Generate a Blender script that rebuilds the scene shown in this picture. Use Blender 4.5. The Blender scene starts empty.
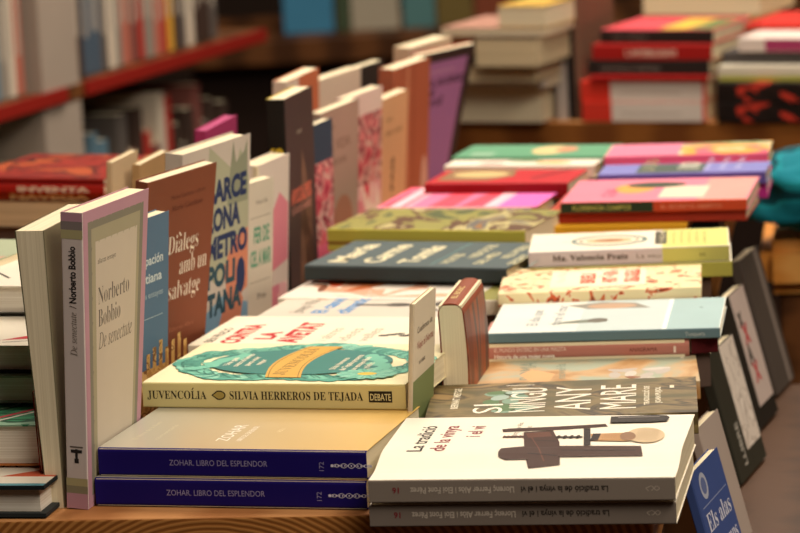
import bpy, bmesh, math, random
import numpy as np
from mathutils import Vector, Matrix

random.seed(7)
COL = bpy.context.scene.collection
PI = math.pi
TABLE_Z = 0.76

# ------------------------------------------------------------------ camera
F_PX, CX, CY = 3500.0, 400.0, 266.5
PITCH, ROLL = math.radians(10.04), math.radians(2.98)
EYE = Vector((0, 0, 1.40))
_fwd = Vector((0, math.cos(PITCH), -math.sin(PITCH)))
_up0 = Vector((0, math.sin(PITCH), math.cos(PITCH)))
_right = Vector((1, 0, 0)) * math.cos(ROLL) - _up0 * math.sin(ROLL)
_up = Vector((1, 0, 0)) * math.sin(ROLL) + _up0 * math.cos(ROLL)

def ray(px, py):
    return (_fwd + _right * ((px - CX) / F_PX) - _up * ((py - CY) / F_PX)).normalized()

def P(px, py, z):
    """the point of the horizontal plane at height z seen at a pixel of the photograph"""
    d = ray(px, py)
    return EYE + d * ((z - EYE.z) / d.z)

def PD(px, py, dist):
    d = ray(px, py)
    return EYE + d * (dist / d.y)

def proj(v):
    v = v - EYE
    w = v.dot(_fwd)
    return (CX + F_PX * v.dot(_right) / w, CY - F_PX * v.dot(_up) / w)

cam = bpy.data.cameras.new('camera')
cam.lens = F_PX / 800 * 36
cam.sensor_width = 36
cam.clip_end = 60
cam.dof.use_dof = True
cam.dof.focus_distance = 2.72
cam.dof.aperture_fstop = 9.5
cam_o = bpy.data.objects.new('camera', cam)
COL.objects.link(cam_o)
m = Matrix.Identity(4)
for i, v in enumerate((_right, _up, -_fwd, EYE)):
    for j in range(3):
        m[j][i] = v[j]
cam_o.matrix_world = m
bpy.context.scene.camera = cam_o

# ------------------------------------------------------------------ materials
MATS = {}
def lin(h):
    h = h.lstrip('#')
    c = [int(h[i:i + 2], 16) / 255 for i in (0, 2, 4)]
    return tuple((x / 12.92 if x < .04045 else ((x + .055) / 1.055) ** 2.4) for x in c) + (1,)

def new_mat(key, rough=.5, spec=.35, coat=0):
    mt = bpy.data.materials.new(key)
    mt.use_nodes = True
    b = mt.node_tree.nodes['Principled BSDF']
    b.inputs['Roughness'].default_value = rough
    b.inputs['Specular IOR Level'].default_value = spec
    b.inputs['Coat Weight'].default_value = coat
    b.inputs['Coat Roughness'].default_value = .25
    return mt, mt.node_tree, b

def M(hexc, rough=.6, spec=.14, var=.06, coat=0):
    """plain printed / painted colour with a faint procedural mottling"""
    if not hexc.startswith('#'):
        return MATS[hexc]
    key = 'print_%s_%d_%d' % (hexc[1:], rough * 100, coat * 10)
    if key in MATS:
        return MATS[key]
    mt, nt, b = new_mat(key, rough, spec, coat)
    tc = nt.nodes.new('ShaderNodeTexCoord'); nz = nt.nodes.new('ShaderNodeTexNoise')
    nz.inputs['Scale'].default_value = 18; nz.inputs['Detail'].default_value = 3
    nt.links.new(tc.outputs['Object'], nz.inputs['Vector'])
    mx = nt.nodes.new('ShaderNodeMix'); mx.data_type = 'RGBA'
    c = lin(hexc)
    mx.inputs[6].default_value = tuple(x * (1 - var) for x in c[:3]) + (1,)
    mx.inputs[7].default_value = tuple(min(1, x * (1 + var)) for x in c[:3]) + (1,)
    nt.links.new(nz.outputs['Fac'], mx.inputs[0]); nt.links.new(mx.outputs[2], b.inputs['Base Color'])
    MATS[key] = mt
    return mt

def art(key, stops, scale=(12, 12, 12), detail=3, dist=0.5, const=True, rough=.4, seed=0, coat=0.2):
    """printed picture: patches of colour from a stretched noise"""
    if key in MATS:
        return MATS[key]
    mt, nt, b = new_mat(key, rough + .1, .18, coat * .4)
    tc = nt.nodes.new('ShaderNodeTexCoord'); mp = nt.nodes.new('ShaderNodeMapping')
    mp.inputs['Scale'].default_value = scale; mp.inputs['Location'].default_value = (seed, seed * .7, 0)
    nz = nt.nodes.new('ShaderNodeTexNoise'); nz.inputs['Scale'].default_value = 1
    nz.inputs['Detail'].default_value = detail; nz.inputs['Distortion'].default_value = dist
    rp = nt.nodes.new('ShaderNodeValToRGB')
    rp.color_ramp.interpolation = 'CONSTANT' if const else 'LINEAR'
    el = rp.color_ramp.elements
    while len(el) < len(stops): el.new(.5)
    for e, (p, h) in zip(el, stops):
        e.position = p
    for e, (p, h) in zip(el, stops):
        e.position = p; e.color = lin(h)
    nt.links.new(tc.outputs['Object'], mp.inputs['Vector']); nt.links.new(mp.outputs[0], nz.inputs['Vector'])
    nt.links.new(nz.outputs['Fac'], rp.inputs['Fac']); nt.links.new(rp.outputs[0], b.inputs['Base Color'])
    MATS[key] = mt
    return mt

def pages_mat(key, a, b_, dens=1500):
    mt, nt, b = new_mat(key, .8, .1)
    tc = nt.nodes.new('ShaderNodeTexCoord'); mp = nt.nodes.new('ShaderNodeMapping')
    mp.inputs['Scale'].default_value = (4, 4, dens)
    nz = nt.nodes.new('ShaderNodeTexNoise'); nz.inputs['Scale'].default_value = 1; nz.inputs['Detail'].default_value = 2
    rp = nt.nodes.new('ShaderNodeValToRGB')
    rp.color_ramp.elements[0].position = .35; rp.color_ramp.elements[0].color = lin(a)
    rp.color_ramp.elements[1].position = .65; rp.color_ramp.elements[1].color = lin(b_)
    nt.links.new(tc.outputs['Object'], mp.inputs['Vector']); nt.links.new(mp.outputs[0], nz.inputs['Vector'])
    nt.links.new(nz.outputs['Fac'], rp.inputs['Fac']); nt.links.new(rp.outputs[0], b.inputs['Base Color'])
    MATS[key] = mt
pages_mat('pages', '#e0d4b4', '#efe4c6')
pages_mat('pages_white', '#dcd3c2', '#f2ecdf')
pages_mat('pages_tan', '#bfae8c', '#d9c9a6', 900)
pages_mat('pages_grey', '#a79c90', '#c4b9ab')

def wood(key, a, b_, scale=3.0, rings=False, rough=.45, rot=0):
    mt, nt, b = new_mat(key, rough + .1, .15, .03)
    tc = nt.nodes.new('ShaderNodeTexCoord'); mp = nt.nodes.new('ShaderNodeMapping')
    mp.inputs['Rotation'].default_value = (0, 0, rot)
    wv = nt.nodes.new('ShaderNodeTexWave')
    if rings:
        mp.inputs['Scale'].default_value = (1, 1, 1.6); mp.inputs['Location'].default_value = (.12, 0, .1)
        wv.wave_type = 'RINGS'; wv.rings_direction = 'Y'; wv.inputs['Scale'].default_value = 48
        wv.inputs['Distortion'].default_value = 2.5; wv.inputs['Detail Scale'].default_value = .55
    else:
        mp.inputs['Scale'].default_value = (1, 9, 9)
        wv.inputs['Scale'].default_value = scale; wv.inputs['Distortion'].default_value = 2.2
    wv.inputs['Detail'].default_value = 3
    rp = nt.nodes.new('ShaderNodeValToRGB')
    rp.color_ramp.elements[0].position = .2; rp.color_ramp.elements[0].color = lin(a)
    rp.color_ramp.elements[1].position = .8; rp.color_ramp.elements[1].color = lin(b_)
    bp = nt.nodes.new('ShaderNodeBump'); bp.inputs['Strength'].default_value = .15; bp.inputs['Distance'].default_value = .002
    nt.links.new(tc.outputs['Object'], mp.inputs['Vector']); nt.links.new(mp.outputs[0], wv.inputs['Vector'])
    nt.links.new(wv.outputs['Fac'], rp.inputs['Fac']); nt.links.new(rp.outputs[0], b.inputs['Base Color'])
    nt.links.new(wv.outputs['Fac'], bp.inputs['Height']); nt.links.new(bp.outputs[0], b.inputs['Normal'])
    MATS[key] = mt
    return mt
wood('wood_end', '#8a5526', '#b57c42', rings=True)
wood('wood_top', '#a97142', '#c48c58')
wood('wood_dark', '#4a2c16', '#6d4424')
wood('wood_orange', '#6e3f1c', '#8a5526')
wood('wood_amber', '#d08a3c', '#e0a458')
wood('wood_bench', '#3c291d', '#4e3626')
wood('wood_floor', '#35231a', '#4b3325', scale=1.2)

# ------------------------------------------------------------------ mesh helpers
def link(name, bm, mats, parent=None):
    me = bpy.data.meshes.new(name)
    bmesh.ops.recalc_face_normals(bm, faces=[f for f in bm.faces if f.tag is False]) if False else None
    bm.to_mesh(me); bm.free()
    for k in mats: me.materials.append(M(k))
    o = bpy.data.objects.new(name, me)
    COL.objects.link(o)
    if parent: o.parent = parent
    return o

def tag(o, label=None, cat=None, group=None, kind=None):
    if label: o['label'] = label
    if cat: o['category'] = cat
    if group: o['group'] = group
    if kind: o['kind'] = kind
    return o

def sweep(bm, outer, inner, ys, mi=0, smooth=False):
    """closed shell: a strip between two (x, z) polylines carried along y"""
    n = len(outer)
    vo = [[bm.verts.new((x, y, z)) for x, z in outer] for y in ys]
    vi = [[bm.verts.new((x, y, z)) for x, z in inner] for y in ys]
    fs = []
    for j in range(len(ys) - 1):
        for i in range(n - 1):
            fs.append(bm.faces.new((vo[j][i], vo[j][i + 1], vo[j + 1][i + 1], vo[j + 1][i])))
            fs.append(bm.faces.new((vi[j][i + 1], vi[j][i], vi[j + 1][i], vi[j + 1][i + 1])))
        fs.append(bm.faces.new((vo[j][0], vo[j + 1][0], vi[j + 1][0], vi[j][0])))
        fs.append(bm.faces.new((vo[j + 1][-1], vo[j][-1], vi[j][-1], vi[j + 1][-1])))
    for i in range(n - 1):
        fs.append(bm.faces.new((vo[0][i + 1], vo[0][i], vi[0][i], vi[0][i + 1])))
        fs.append(bm.faces.new((vo[-1][i], vo[-1][i + 1], vi[-1][i + 1], vi[-1][i])))
    bmesh.ops.recalc_face_normals(bm, faces=fs)
    for f in fs:
        f.material_index = mi
        f.smooth = smooth
    return fs

def box(bm, x0, y0, z0, x1, y1, z1, mi=0, bev=0):
    v = [bm.verts.new(p) for p in ((x0, y0, z0), (x1, y0, z0), (x1, y1, z0), (x0, y1, z0), (x0, y0, z1), (x1, y0, z1), (x1, y1, z1), (x0, y1, z1))]
    fs = [bm.faces.new([v[i] for i in q]) for q in ((3, 2, 1, 0), (4, 5, 6, 7), (0, 1, 5, 4), (1, 2, 6, 5), (2, 3, 7, 6), (3, 0, 4, 7))]
    for f in fs: f.material_index = mi
    if bev:
        bmesh.ops.bevel(bm, geom=list({e for f in fs for e in f.edges}), offset=bev, segments=3, affect='EDGES', profile=.5)
    return fs

def serif(s, italic=False):
    base = 0x1D434 if italic else 0x1D400
    out = ''
    for c in s:
        if 'A' <= c <= 'Z': out += chr(base + ord(c) - 65)
        elif c == 'h' and italic: out += '\u210e'
        elif 'a' <= c <= 'z': out += chr(base + 26 + ord(c) - 97)
        elif c.isdigit() and not italic: out += chr(0x1D7CE + ord(c) - 48)
        else: out += c
    return out

_tc = {}
def text_mesh(s, off):
    k = (s, off)
    if k not in _tc:
        c = bpy.data.curves.new('lettering', 'FONT')
        c.body = s; c.size = 1; c.offset = off; c.resolution_u = 3
        o = bpy.data.objects.new('lettering', c)
        COL.objects.link(o)
        me = bpy.data.meshes.new_from_object(o.evaluated_get(bpy.context.evaluated_depsgraph_get()))
        vs = [(v.co.x, v.co.y) for v in me.vertices]
        fs = [tuple(p.vertices) for p in me.polygons]
        bpy.data.objects.remove(o); bpy.data.curves.remove(c); bpy.data.meshes.remove(me)
        _tc[k] = (vs, fs)
    return _tc[k]

class Print:
    """flat printed marks laid on one face of a book, in metres from that face's lower left corner"""
    def __init__(s, bm, mats, o, ux, uy):
        s.bm, s.mats, s.o, s.ux, s.uy = bm, mats, Vector(o), Vector(ux), Vector(uy)
        s.n = s.ux.cross(s.uy); s.lift = .00012; s.inc = .000006
    def _v(s, x, y):
        return s.bm.verts.new(s.o + s.ux * x + s.uy * y + s.n * s.lift)
    def _mi(s, k):
        if k not in s.mats: s.mats.append(k)
        return s.mats.index(k)
    def _f(s, vs, k):
        try: f = s.bm.faces.new(vs)
        except ValueError: return
        f.material_index = s._mi(k)
    def rect(s, x0, y0, x1, y1, k, nx=1, ny=1):
        g = [[s._v(x0 + (x1 - x0) * i / nx, y0 + (y1 - y0) * j / ny) for i in range(nx + 1)] for j in range(ny + 1)]
        for j in range(ny):
            for i in range(nx):
                s._f((g[j][i], g[j][i + 1], g[j + 1][i + 1], g[j + 1][i]), k)
        s.lift += s.inc
    def poly(s, pts, k):
        a = sum(p[0] * q[1] - q[0] * p[1] for p, q in zip(pts, pts[1:] + pts[:1]))
        if a < 0: pts = pts[::-1]
        s._f([s._v(*p) for p in pts], k); s.lift += s.inc
    def ell(s, cx, cy, rx, ry, k, n=20, rot=0):
        c, q = math.cos(rot), math.sin(rot)
        s.poly([(cx + rx * math.cos(t) * c - ry * math.sin(t) * q, cy + rx * math.cos(t) * q + ry * math.sin(t) * c) for t in [2 * PI * i / n for i in range(n)]], k)
    def line(s, pts, w, k):
        for (x0, y0), (x1, y1) in zip(pts, pts[1:]):
            d = Vector((x1 - x0, y1 - y0)); L = d.length or 1
            nx, ny = -d.y / L * w / 2, d.x / L * w / 2
            s._f([s._v(x0 - nx, y0 - ny), s._v(x1 - nx, y1 - ny), s._v(x1 + nx, y1 + ny), s._v(x0 + nx, y0 + ny)], k)
        s.lift += s.inc
    def text(s, t, x, y, size, k, sx=1, bold=0, sf=None, align='L', rot=0, width=None):
        if sf: t = serif(t, sf == 'i')
        vs, fs = text_mesh(t, bold)
        if not vs: return
        x0 = min(v[0] for v in vs); x1 = max(v[0] for v in vs)
        if width: sx = width / ((x1 - x0) * size)
        dx = {'L': -x0, 'C': -(x0 + x1) / 2, 'R': -x1}[align]
        c, q = math.cos(rot), math.sin(rot)
        pts = [((vx + dx) * size * sx, vy * size) for vx, vy in vs]
        nv = [s._v(x + px * c - py * q, y + px * q + py * c) for px, py in pts]
        for f in fs: s._f([nv[i] for i in f], k)
        s.lift += s.inc

def book(label, W, H, T, fc, sc=None, bc=None, pg='pages', r=.0012, ct=.0005, inset=.001, front=None, spine=None,
         deform=None, group=None, name='paperback_book', spine_dir='down', hard=False, nx=6, ny=4, cat='book', parts=True):
    """local frame: x from the spine, y up the page, z from back cover to front cover"""
    sc = sc or fc; bc = bc or fc
    if hard: ct, inset, r, name = .0022, .004, .003, 'hardcover_book'
    root = bpy.data.objects.new(name, None)
    root.empty_display_size = .02
    COL.objects.link(root)
    tag(root, label, cat, group)
    root['_d'] = (W, H, T)
    r = min(r, T / 2.2)
    ys = [H * j / ny for j in range(ny + 1)]
    xs = [W - (W - r) * i / nx for i in range(nx + 1)]
    arc = [(r - r * math.sin(a), T - r + r * math.cos(a)) for a in [PI / 2 * i / 5 for i in range(6)]]
    ri = max(r - ct, .0002)
    arci = [(ct + ri - ri * math.sin(a), T - ct - ri + ri * math.cos(a)) for a in [PI / 2 * i / 5 for i in range(6)]]
    made = []
    def fin(nm, bm, mats):
        if deform:
            if nm == 'front_cover':
                for q in range(1, 12):
                    bmesh.ops.bisect_plane(bm, geom=bm.verts[:] + bm.edges[:] + bm.faces[:], plane_co=(.011 * q, 0, 0), plane_no=(1, 0, 0))
                for q in range(1, 12):
                    bmesh.ops.bisect_plane(bm, geom=bm.verts[:] + bm.edges[:] + bm.faces[:], plane_co=(0, H * q / 12, 0), plane_no=(0, 1, 0))
            for v in bm.verts: v.co = deform(v.co.copy())
        o = link(nm, bm, mats, root); made.append(o); return o
    bm = bmesh.new(); mats = [fc]
    sweep(bm, [(x, T) for x in xs], [(x, T - ct) for x in xs], ys)
    if front:
        pf = Print(bm, mats, (0, 0, T), (1, 0, 0), (0, 1, 0)); pf.inc = .00002 if deform else .000006
        front(pf, W, H, T)
    fin('front_cover', bm, mats)
    bm = bmesh.new(); mats = [sc]
    o_ = arc + [(x, T - z) for x, z in reversed(arc)]; i_ = arci + [(x, T - z) for x, z in reversed(arci)]
    sweep(bm, o_, i_, ys)
    for f in bm.faces: f.smooth = False
    if spine:
        pr = Print(bm, mats, (0, H, 0), (0, -1, 0), (0, 0, 1)) if spine_dir == 'down' else Print(bm, mats, (0, 0, T), (0, 1, 0), (0, 0, -1))
        spine(pr, H, T)
    fin('spine', bm, mats)
    bm = bmesh.new()
    sweep(bm, [(x, ct) for x in xs], [(x, 0) for x in xs], ys)
    fin('back_cover', bm, [bc])
    bm = bmesh.new()
    px = [ct * 1.5 + (W - inset - ct * 1.5) * i / nx for i in range(nx + 1)]
    sweep(bm, [(x, T - ct - .0001) for x in px], [(x, ct + .0001) for x in px], [inset + (H - 2 * inset) * j / ny for j in range(ny + 1)])
    fin('page_block', bm, [pg])
    return root

def frame(root, X, Y, Z, o):
    m = Matrix.Identity(4)
    for i, v in enumerate((X, Y, Z, o)):
        for j in range(3): m[j][i] = v[j]
    root.matrix_world = m

UPV = Vector((0, 0, 1))
def lying(label, pL, pR, z, W, T, mode='spine', support=None, trim=.0, pin=.006, **kw):
    """a book lying flat, its near top edge between two seen points at height z; W = its extent away from the viewer"""
    A, B = P(*pL, z), P(*pR, z)
    L = (B - A).length
    R = (B - A).normalized(); C = UPV.cross(R)
    if mode == 'spine':
        b = book(label, W, L, T, **kw); frame(b, C, -R, UPV, B - UPV * T)
    elif mode == 'fore':
        b = book(label, W, L, T, **kw); frame(b, -C, R, UPV, A + C * W - UPV * T)
    elif mode == 'tail':
        b = book(label, L, W, T, **kw); frame(b, R, C, UPV, A - UPV * T)
    if support:
        prop(A, R, C, L, W, z - T, trim, support, pin)
    return b

PILE = ['#4c4640', '#5a4a42', '#6a6258', '#3c4048', '#5c463a', '#706858']
def prop(A, R, C, L, W, top, trim, desc, pin=.006):
    """the lower books of a pile, down to the table"""
    h = top - TABLE_Z
    if h < .006: return
    n = max(1, round(h / .024)); t = h / n
    for k in range(n):
        zt = top - k * t
        b = book('plain lower book %s in the pile beneath the %s' % (('first down', 'second down', 'third down', 'fourth down', 'fifth down', 'sixth down')[min(k, 5)], desc),
                 W - trim - .045, L - .006 - pin, t - .0004, random.choice(PILE), pg='pages_grey', nx=1, ny=1)
        o = A + C * (trim + .006) + R * (L - pin)
        frame(b, C, -R, UPV, Vector((o.x, o.y, zt - t + .0002)))

def standing(label, nt, ft, fp, T, yb, W0=.115, yaw0=-10, zb=TABLE_Z, Hmax=None, wW=1.5, wy=.12, nbx=None, we=1, **kw):
    """a book upright, spine to the viewer, front cover to the right. nt / ft = near and far top corner of the
    cover, fp = a point of its far edge, yb = depth of its base as image height on the table plane"""
    def geo(p):
        bx, yaw, lean, H, W = p
        base = P(bx, yb, zb)
        X = Vector((-math.sin(yaw), math.cos(yaw), 0)); Rr = Vector((math.cos(yaw), math.sin(yaw), 0))
        Y = UPV * math.cos(lean) + Rr * math.sin(lean)
        return base, X, Y
    def res(p):
        base, X, Y = geo(p); H, W = p[3], p[4]
        a = proj(base + Y * H); b = proj(base + Y * H + X * W); c = proj(base + X * W)
        dx, dy = b[0] - c[0], b[1] - c[1]; L = math.hypot(dx, dy)
        e = ((fp[0] - c[0]) * dy - (fp[1] - c[1]) * dx) / L
        return np.array([a[0] - nt[0], a[1] - nt[1], b[0] - ft[0], b[1] - ft[1], e * we, ((p[0] - nbx) if nbx else 0), (W - W0) * 100 * wW, (math.degrees(p[1]) - yaw0) * wy, math.degrees(p[2]) * .12])
    p = np.array([nt[0] + 8, math.radians(yaw0), 0., .2, W0]); lam = 1e-3; r = res(p)
    for _ in range(60):
        J = np.array([(res(p + np.eye(5)[i] * 2e-3) - r) / 2e-3 for i in range(5)]).T
        A = J.T @ J; dp = np.linalg.solve(A + lam * np.diag(np.diag(A) + 1e-3), -J.T @ r)
        rn = res(p + dp)
        if rn @ rn < r @ r: p, r, lam = p + dp, rn, lam / 3
        else: lam *= 4
    base, X, Y = geo(p); Z = X.cross(Y)
    b = book(label, float(p[4]), float(p[3]), T, **kw)
    lift = UPV * (max(0, -math.sin(p[2])) * T + .0003)
    frame(b, X, Y, Z, base - Z * T + lift)
    print('STAND', label[:30], 'bx %.0f yaw %.1f lean %.1f H %.3f W %.3f' % (p[0], math.degrees(p[1]), math.degrees(p[2]), p[3], p[4]), 'res', np.round(r[:6], 1))
    return b

def stand_at(label, base, yaw, lean, W, H, T, mode='spine', **kw):
    """base = near right lower corner"""
    yaw, lean = math.radians(yaw), math.radians(lean)
    C = Vector((-math.sin(yaw), math.cos(yaw), 0)); R = Vector((math.cos(yaw), math.sin(yaw), 0))
    Y = UPV * math.cos(lean) + R * math.sin(lean)
    b = book(label, W, H, T, **kw)
    if mode == 'spine':
        Z = C.cross(Y); frame(b, C, Y, Z, base - Z * T)
    elif mode == 'fore':
        Z = (-C).cross(Y); frame(b, -C, Y, Z, base + C * W)
    elif mode == 'face':   # front cover to the viewer
        X = R; Z = X.cross(Y); frame(b, X, Y, Z, base - R * W)
    return b

# ------------------------------------------------------------------ setting
def struct(name, bm, mats, **k):
    o = link(name, bm, mats); tag(o, kind='structure'); return o
def sbox(name, x0, y0, z0, x1, y1, z1, mt):
    bm = bmesh.new(); box(bm, x0, y0, z0, x1, y1, z1); return struct(name, bm, [mt])
sbox('floor', -3.2, -1.5, -.1, 3.2, 9.6, 0, 'wood_floor')
sbox('wall_back', -3.2, 9.5, 0, 3.2, 9.6, 3.2, '#3a2c24')
sbox('wall_left', -3.3, -1.5, 0, -3.2, 9.6, 3.2, '#57483c')
sbox('wall_right', 3.2, -1.5, 0, 3.3, 9.6, 3.2, '#57483c')
sbox('wall_front', -3.2, -1.6, 0, 3.2, -1.5, 3.2, '#6a5c50')
sbox('ceiling', -3.2, -1.5, 3.2, 3.2, 9.6, 3.3, '#8a8178')

# main display table
E0, E1 = P(652, 508, TABLE_Z), P(717, 250, TABLE_Z)     # two points of the long right edge
TC = (E1 - E0).normalized(); TR = Vector((TC.y, -TC.x, 0))
T0 = P(365, 514.5, TABLE_Z)          # a point of the near end edge
TW = (E0 - T0).dot(TR); print('TABLE yaw', math.degrees(math.atan2(-TC.x, TC.y)), 'w', TW)
def tbl(name, label, org, R, C, x0, x1, d, top=.045, leg_h=None, end='wood_end'):
    t = bpy.data.objects.new(name, None); COL.objects.link(t)
    tag(t, label, 'table')
    frame(t, R, C, UPV, org)
    bm = bmesh.new(); box(bm, x0, 0, -top, x1, d, 0, 0, .002)
    for f in bm.faces:
        if f.calc_center_median().z < -.001: f.material_index = 1
    link('tabletop', bm, ['wood_top', end], t)
    for lx in (x0 + .04, x1 - .1):
        for ly in (.06, d - .12):
            bm = bmesh.new(); box(bm, lx, ly, -TABLE_Z, lx + .06, ly + .06, -top, 0, .003); link('leg', bm, ['wood_dark'], t)
    bm = bmesh.new(); box(bm, x0 + .05, .07, -top - .08, x1 - .05, .09, -top, 0, .001); link('apron', bm, ['wood_dark'], t)
    return t
tbl('display_table', 'long wooden display table carrying the piles of books, pale grained end edge', T0, TR, TC, -.62, TW, 1.66)

exec_later = []
# ------------------------------------------------------------------ cover art
art('painting_green', [(0, '#4f5a32'), (.38, '#938f48'), (.45, '#5c3a22'), (.5, '#b9ae78'), (.55, '#6a6660'), (.6, '#9a6a30'), (.66, '#434e30')], (9, 14, 10), 3, 1.2, True)
art('painting_dark', [(0, '#2c2a1c'), (.4, '#5b5334'), (.5, '#7c6b45'), (.56, '#3d3322'), (.63, '#8d7449')], (16, 10, 10), 4, 1.5, False)
art('painting_wash', [(0, '#8fa396'), (.42, '#a3ad98'), (.5, '#c4a276'), (.58, '#b08450'), (.66, '#8c5a30')], (10, 12, 10), 4, 1.0, False, seed=3)
art('painting_smoke', [(0, '#2b1d18'), (.4, '#4a332a'), (.52, '#7a5a48'), (.62, '#3b2822')], (12, 9, 10), 4, 1.4, False, seed=5)
art('art_pinkwhite', [(0, '#d8879a'), (.42, '#e9b9bd'), (.5, '#f0e0d6'), (.58, '#e0566f'), (.66, '#f3e8df')], (24, 10, 10), 3, .8, True, seed=2)
art('art_magenta', [(0, '#b23b52'), (.4, '#cf5c6c'), (.48, '#d8b0a8'), (.54, '#8d2c46'), (.62, '#e08a8c')], (40, 40, 10), 3, .5, True, seed=8)
art('art_flowers', [(0, '#8c4a30'), (.3, '#d8754a'), (.37, '#efe0b2'), (.56, '#f0e2b8'), (.6, '#d8653a'), (.65, '#7c3c28'), (.7, '#f0e2b8')], (75, 60, 60), 2, .6, True, seed=4)
art('art_map', [(0, '#c9ccb8'), (.44, '#b9bda6'), (.5, '#8fa08c'), (.56, '#d9d4c4')], (14, 14, 10), 3, .8, True, seed=1)
art('art_city', [(0, '#b98a4e'), (.45, '#d0a460'), (.52, '#8a5f38'), (.58, '#dcb478')], (60, 60, 10), 2, .3, True, seed=6)
art('art_rust', [(0, '#4a2a20'), (.42, '#7c3d26'), (.5, '#a2522e'), (.58, '#5b4036'), (.66, '#3d3230')], (6, 30, 6), 3, 1.2, False, seed=9)
art('art_birds', [(0, '#e6dfd6'), (.54, '#e8e0d4'), (.6, '#d9a58a'), (.66, '#c8663f'), (.7, '#e9e2d8')], (14, 12, 10), 2, .8, True, seed=12)
art('art_colour', [(0, '#d9657a'), (.4, '#e8a13c'), (.48, '#d8d0b0'), (.54, '#7f9a58'), (.6, '#c84458'), (.68, '#e6c66a')], (22, 10, 10), 3, .8, True, seed=14)
art('art_redblack', [(0, '#1d1614'), (.46, '#241a18'), (.53, '#c23a2c'), (.6, '#17120f'), (.66, '#b8342a')], (26, 18, 22), 2, .8, True, seed=11)
art('art_pale', [(0, '#ded4c8'), (.5, '#c4b9ad'), (.58, '#e8dfd4')], (60, 50, 10), 2, .6, True, seed=13)
art('art_green', [(0, '#2e7a56'), (.4, '#3f946a'), (.5, '#24583f'), (.56, '#8fb59a'), (.62, '#2f7d58')], (18, 14, 10), 3, .8, True, seed=15)
art('art_teal', [(0, '#14788a'), (.52, '#1a8c9a'), (.57, '#0a4450'), (.62, '#06303a'), (.68, '#22a0ac')], (9, 9, 9), 3, .8, True, .8, 16, 0)
art('art_stripes', [(0, '#ea3f78'), (.4, '#f04a68'), (.5, '#ee3f50'), (.62, '#f47aa6')], (2, 30, 2), 1, .2, False, seed=17)
art('art_zohar', [(0, '#b7ab86'), (.5, '#c8b37c'), (1, '#d6b872')], (3, 5, 3), 1, .2, False, .3, 18, .6)
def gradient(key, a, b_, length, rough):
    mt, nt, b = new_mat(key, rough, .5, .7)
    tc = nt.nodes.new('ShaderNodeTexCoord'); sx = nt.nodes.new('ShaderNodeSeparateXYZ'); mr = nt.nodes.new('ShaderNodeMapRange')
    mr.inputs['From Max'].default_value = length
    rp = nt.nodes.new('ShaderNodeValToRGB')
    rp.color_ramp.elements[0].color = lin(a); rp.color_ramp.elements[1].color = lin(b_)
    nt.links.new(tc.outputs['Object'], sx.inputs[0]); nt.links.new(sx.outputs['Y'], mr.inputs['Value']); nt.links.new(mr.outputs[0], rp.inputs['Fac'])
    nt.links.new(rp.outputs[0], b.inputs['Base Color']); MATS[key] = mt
gradient('gold_glare', '#f0c468', '#b4b2a4', .21, .3)  # warm glare at one end painted into the cover colour, fading to grey
art('art_redcover', [(0, '#7c1a16'), (.45, '#9c2c20'), (.52, '#4c1210'), (.58, '#b0502a')], (30, 20, 12), 2, .8, True, seed=19)

WHITE, CREAM, INK = '#efe9dc', '#efe6bd', '#221d1a'

# ---------------- piles, left column
def zohar_front(p, W, H, T):
    p.text('ZOHAR', .028, H * .555, .0145, '#f4f0e4', width=.055)
    p.text('LIBRO DEL ESPLENDOR', .028, H * .505, .0062, '#f4f0e4', width=.05)
    p.text('VOL. I', .06, H * .40, .005, '#e9dfc0')
    p.text('El llibre de la llum', .03, H * .9, .006, '#c9c4ae', width=.06); p.text('comentaris', .03, H * .82, .006, '#c9c4ae', width=.05)
def zohar_spine(p, H, T):
    p.text('ZOHAR. LIBRO DEL ESPLENDOR', .0578, T * .42, .0064, '#9a94bc', width=.0788)
    p.text('172', .1815, T * .30, .0055, '#9a94bc', rot=PI / 2)
    x0, x1, zc = .188, .2185, T * .49
    for ph in (0, PI):
        p.line([(x0 + (x1 - x0) * t / 30, zc + .0019 * math.sin(t / 30 * PI * 5 + ph) * math.sin(t / 30 * PI) ** .5) for t in range(31)], .0005, '#d8d4e6')
    for t in range(13):
        p.ell(x0 + (x1 - x0) * t / 12, zc, .0006, .0006, '#e6e2f0', 8)
    p.ell(x0, zc, .0012, .0012, '#e6e2f0', 10); p.ell(x1, zc, .0012, .0012, '#e6e2f0', 10)
NAVY = '#1c1268'
lying('navy spined book lettered ZOHAR with golden glare on a grey cover, upper of the two', (97.5, 448), (366, 451.5), .805, .155, .0222, fc='gold_glare', sc=NAVY, bc=NAVY, front=zohar_front, spine=zohar_spine, r=.003, group=None)
lying('navy spined book lettered ZOHAR, lower of the two, lying on the wooden table', (94.5, 478), (366, 481.5), .7827, .155, .0222, fc='gold_glare', sc=NAVY, bc=NAVY, spine=zohar_spine, r=.003)

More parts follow.
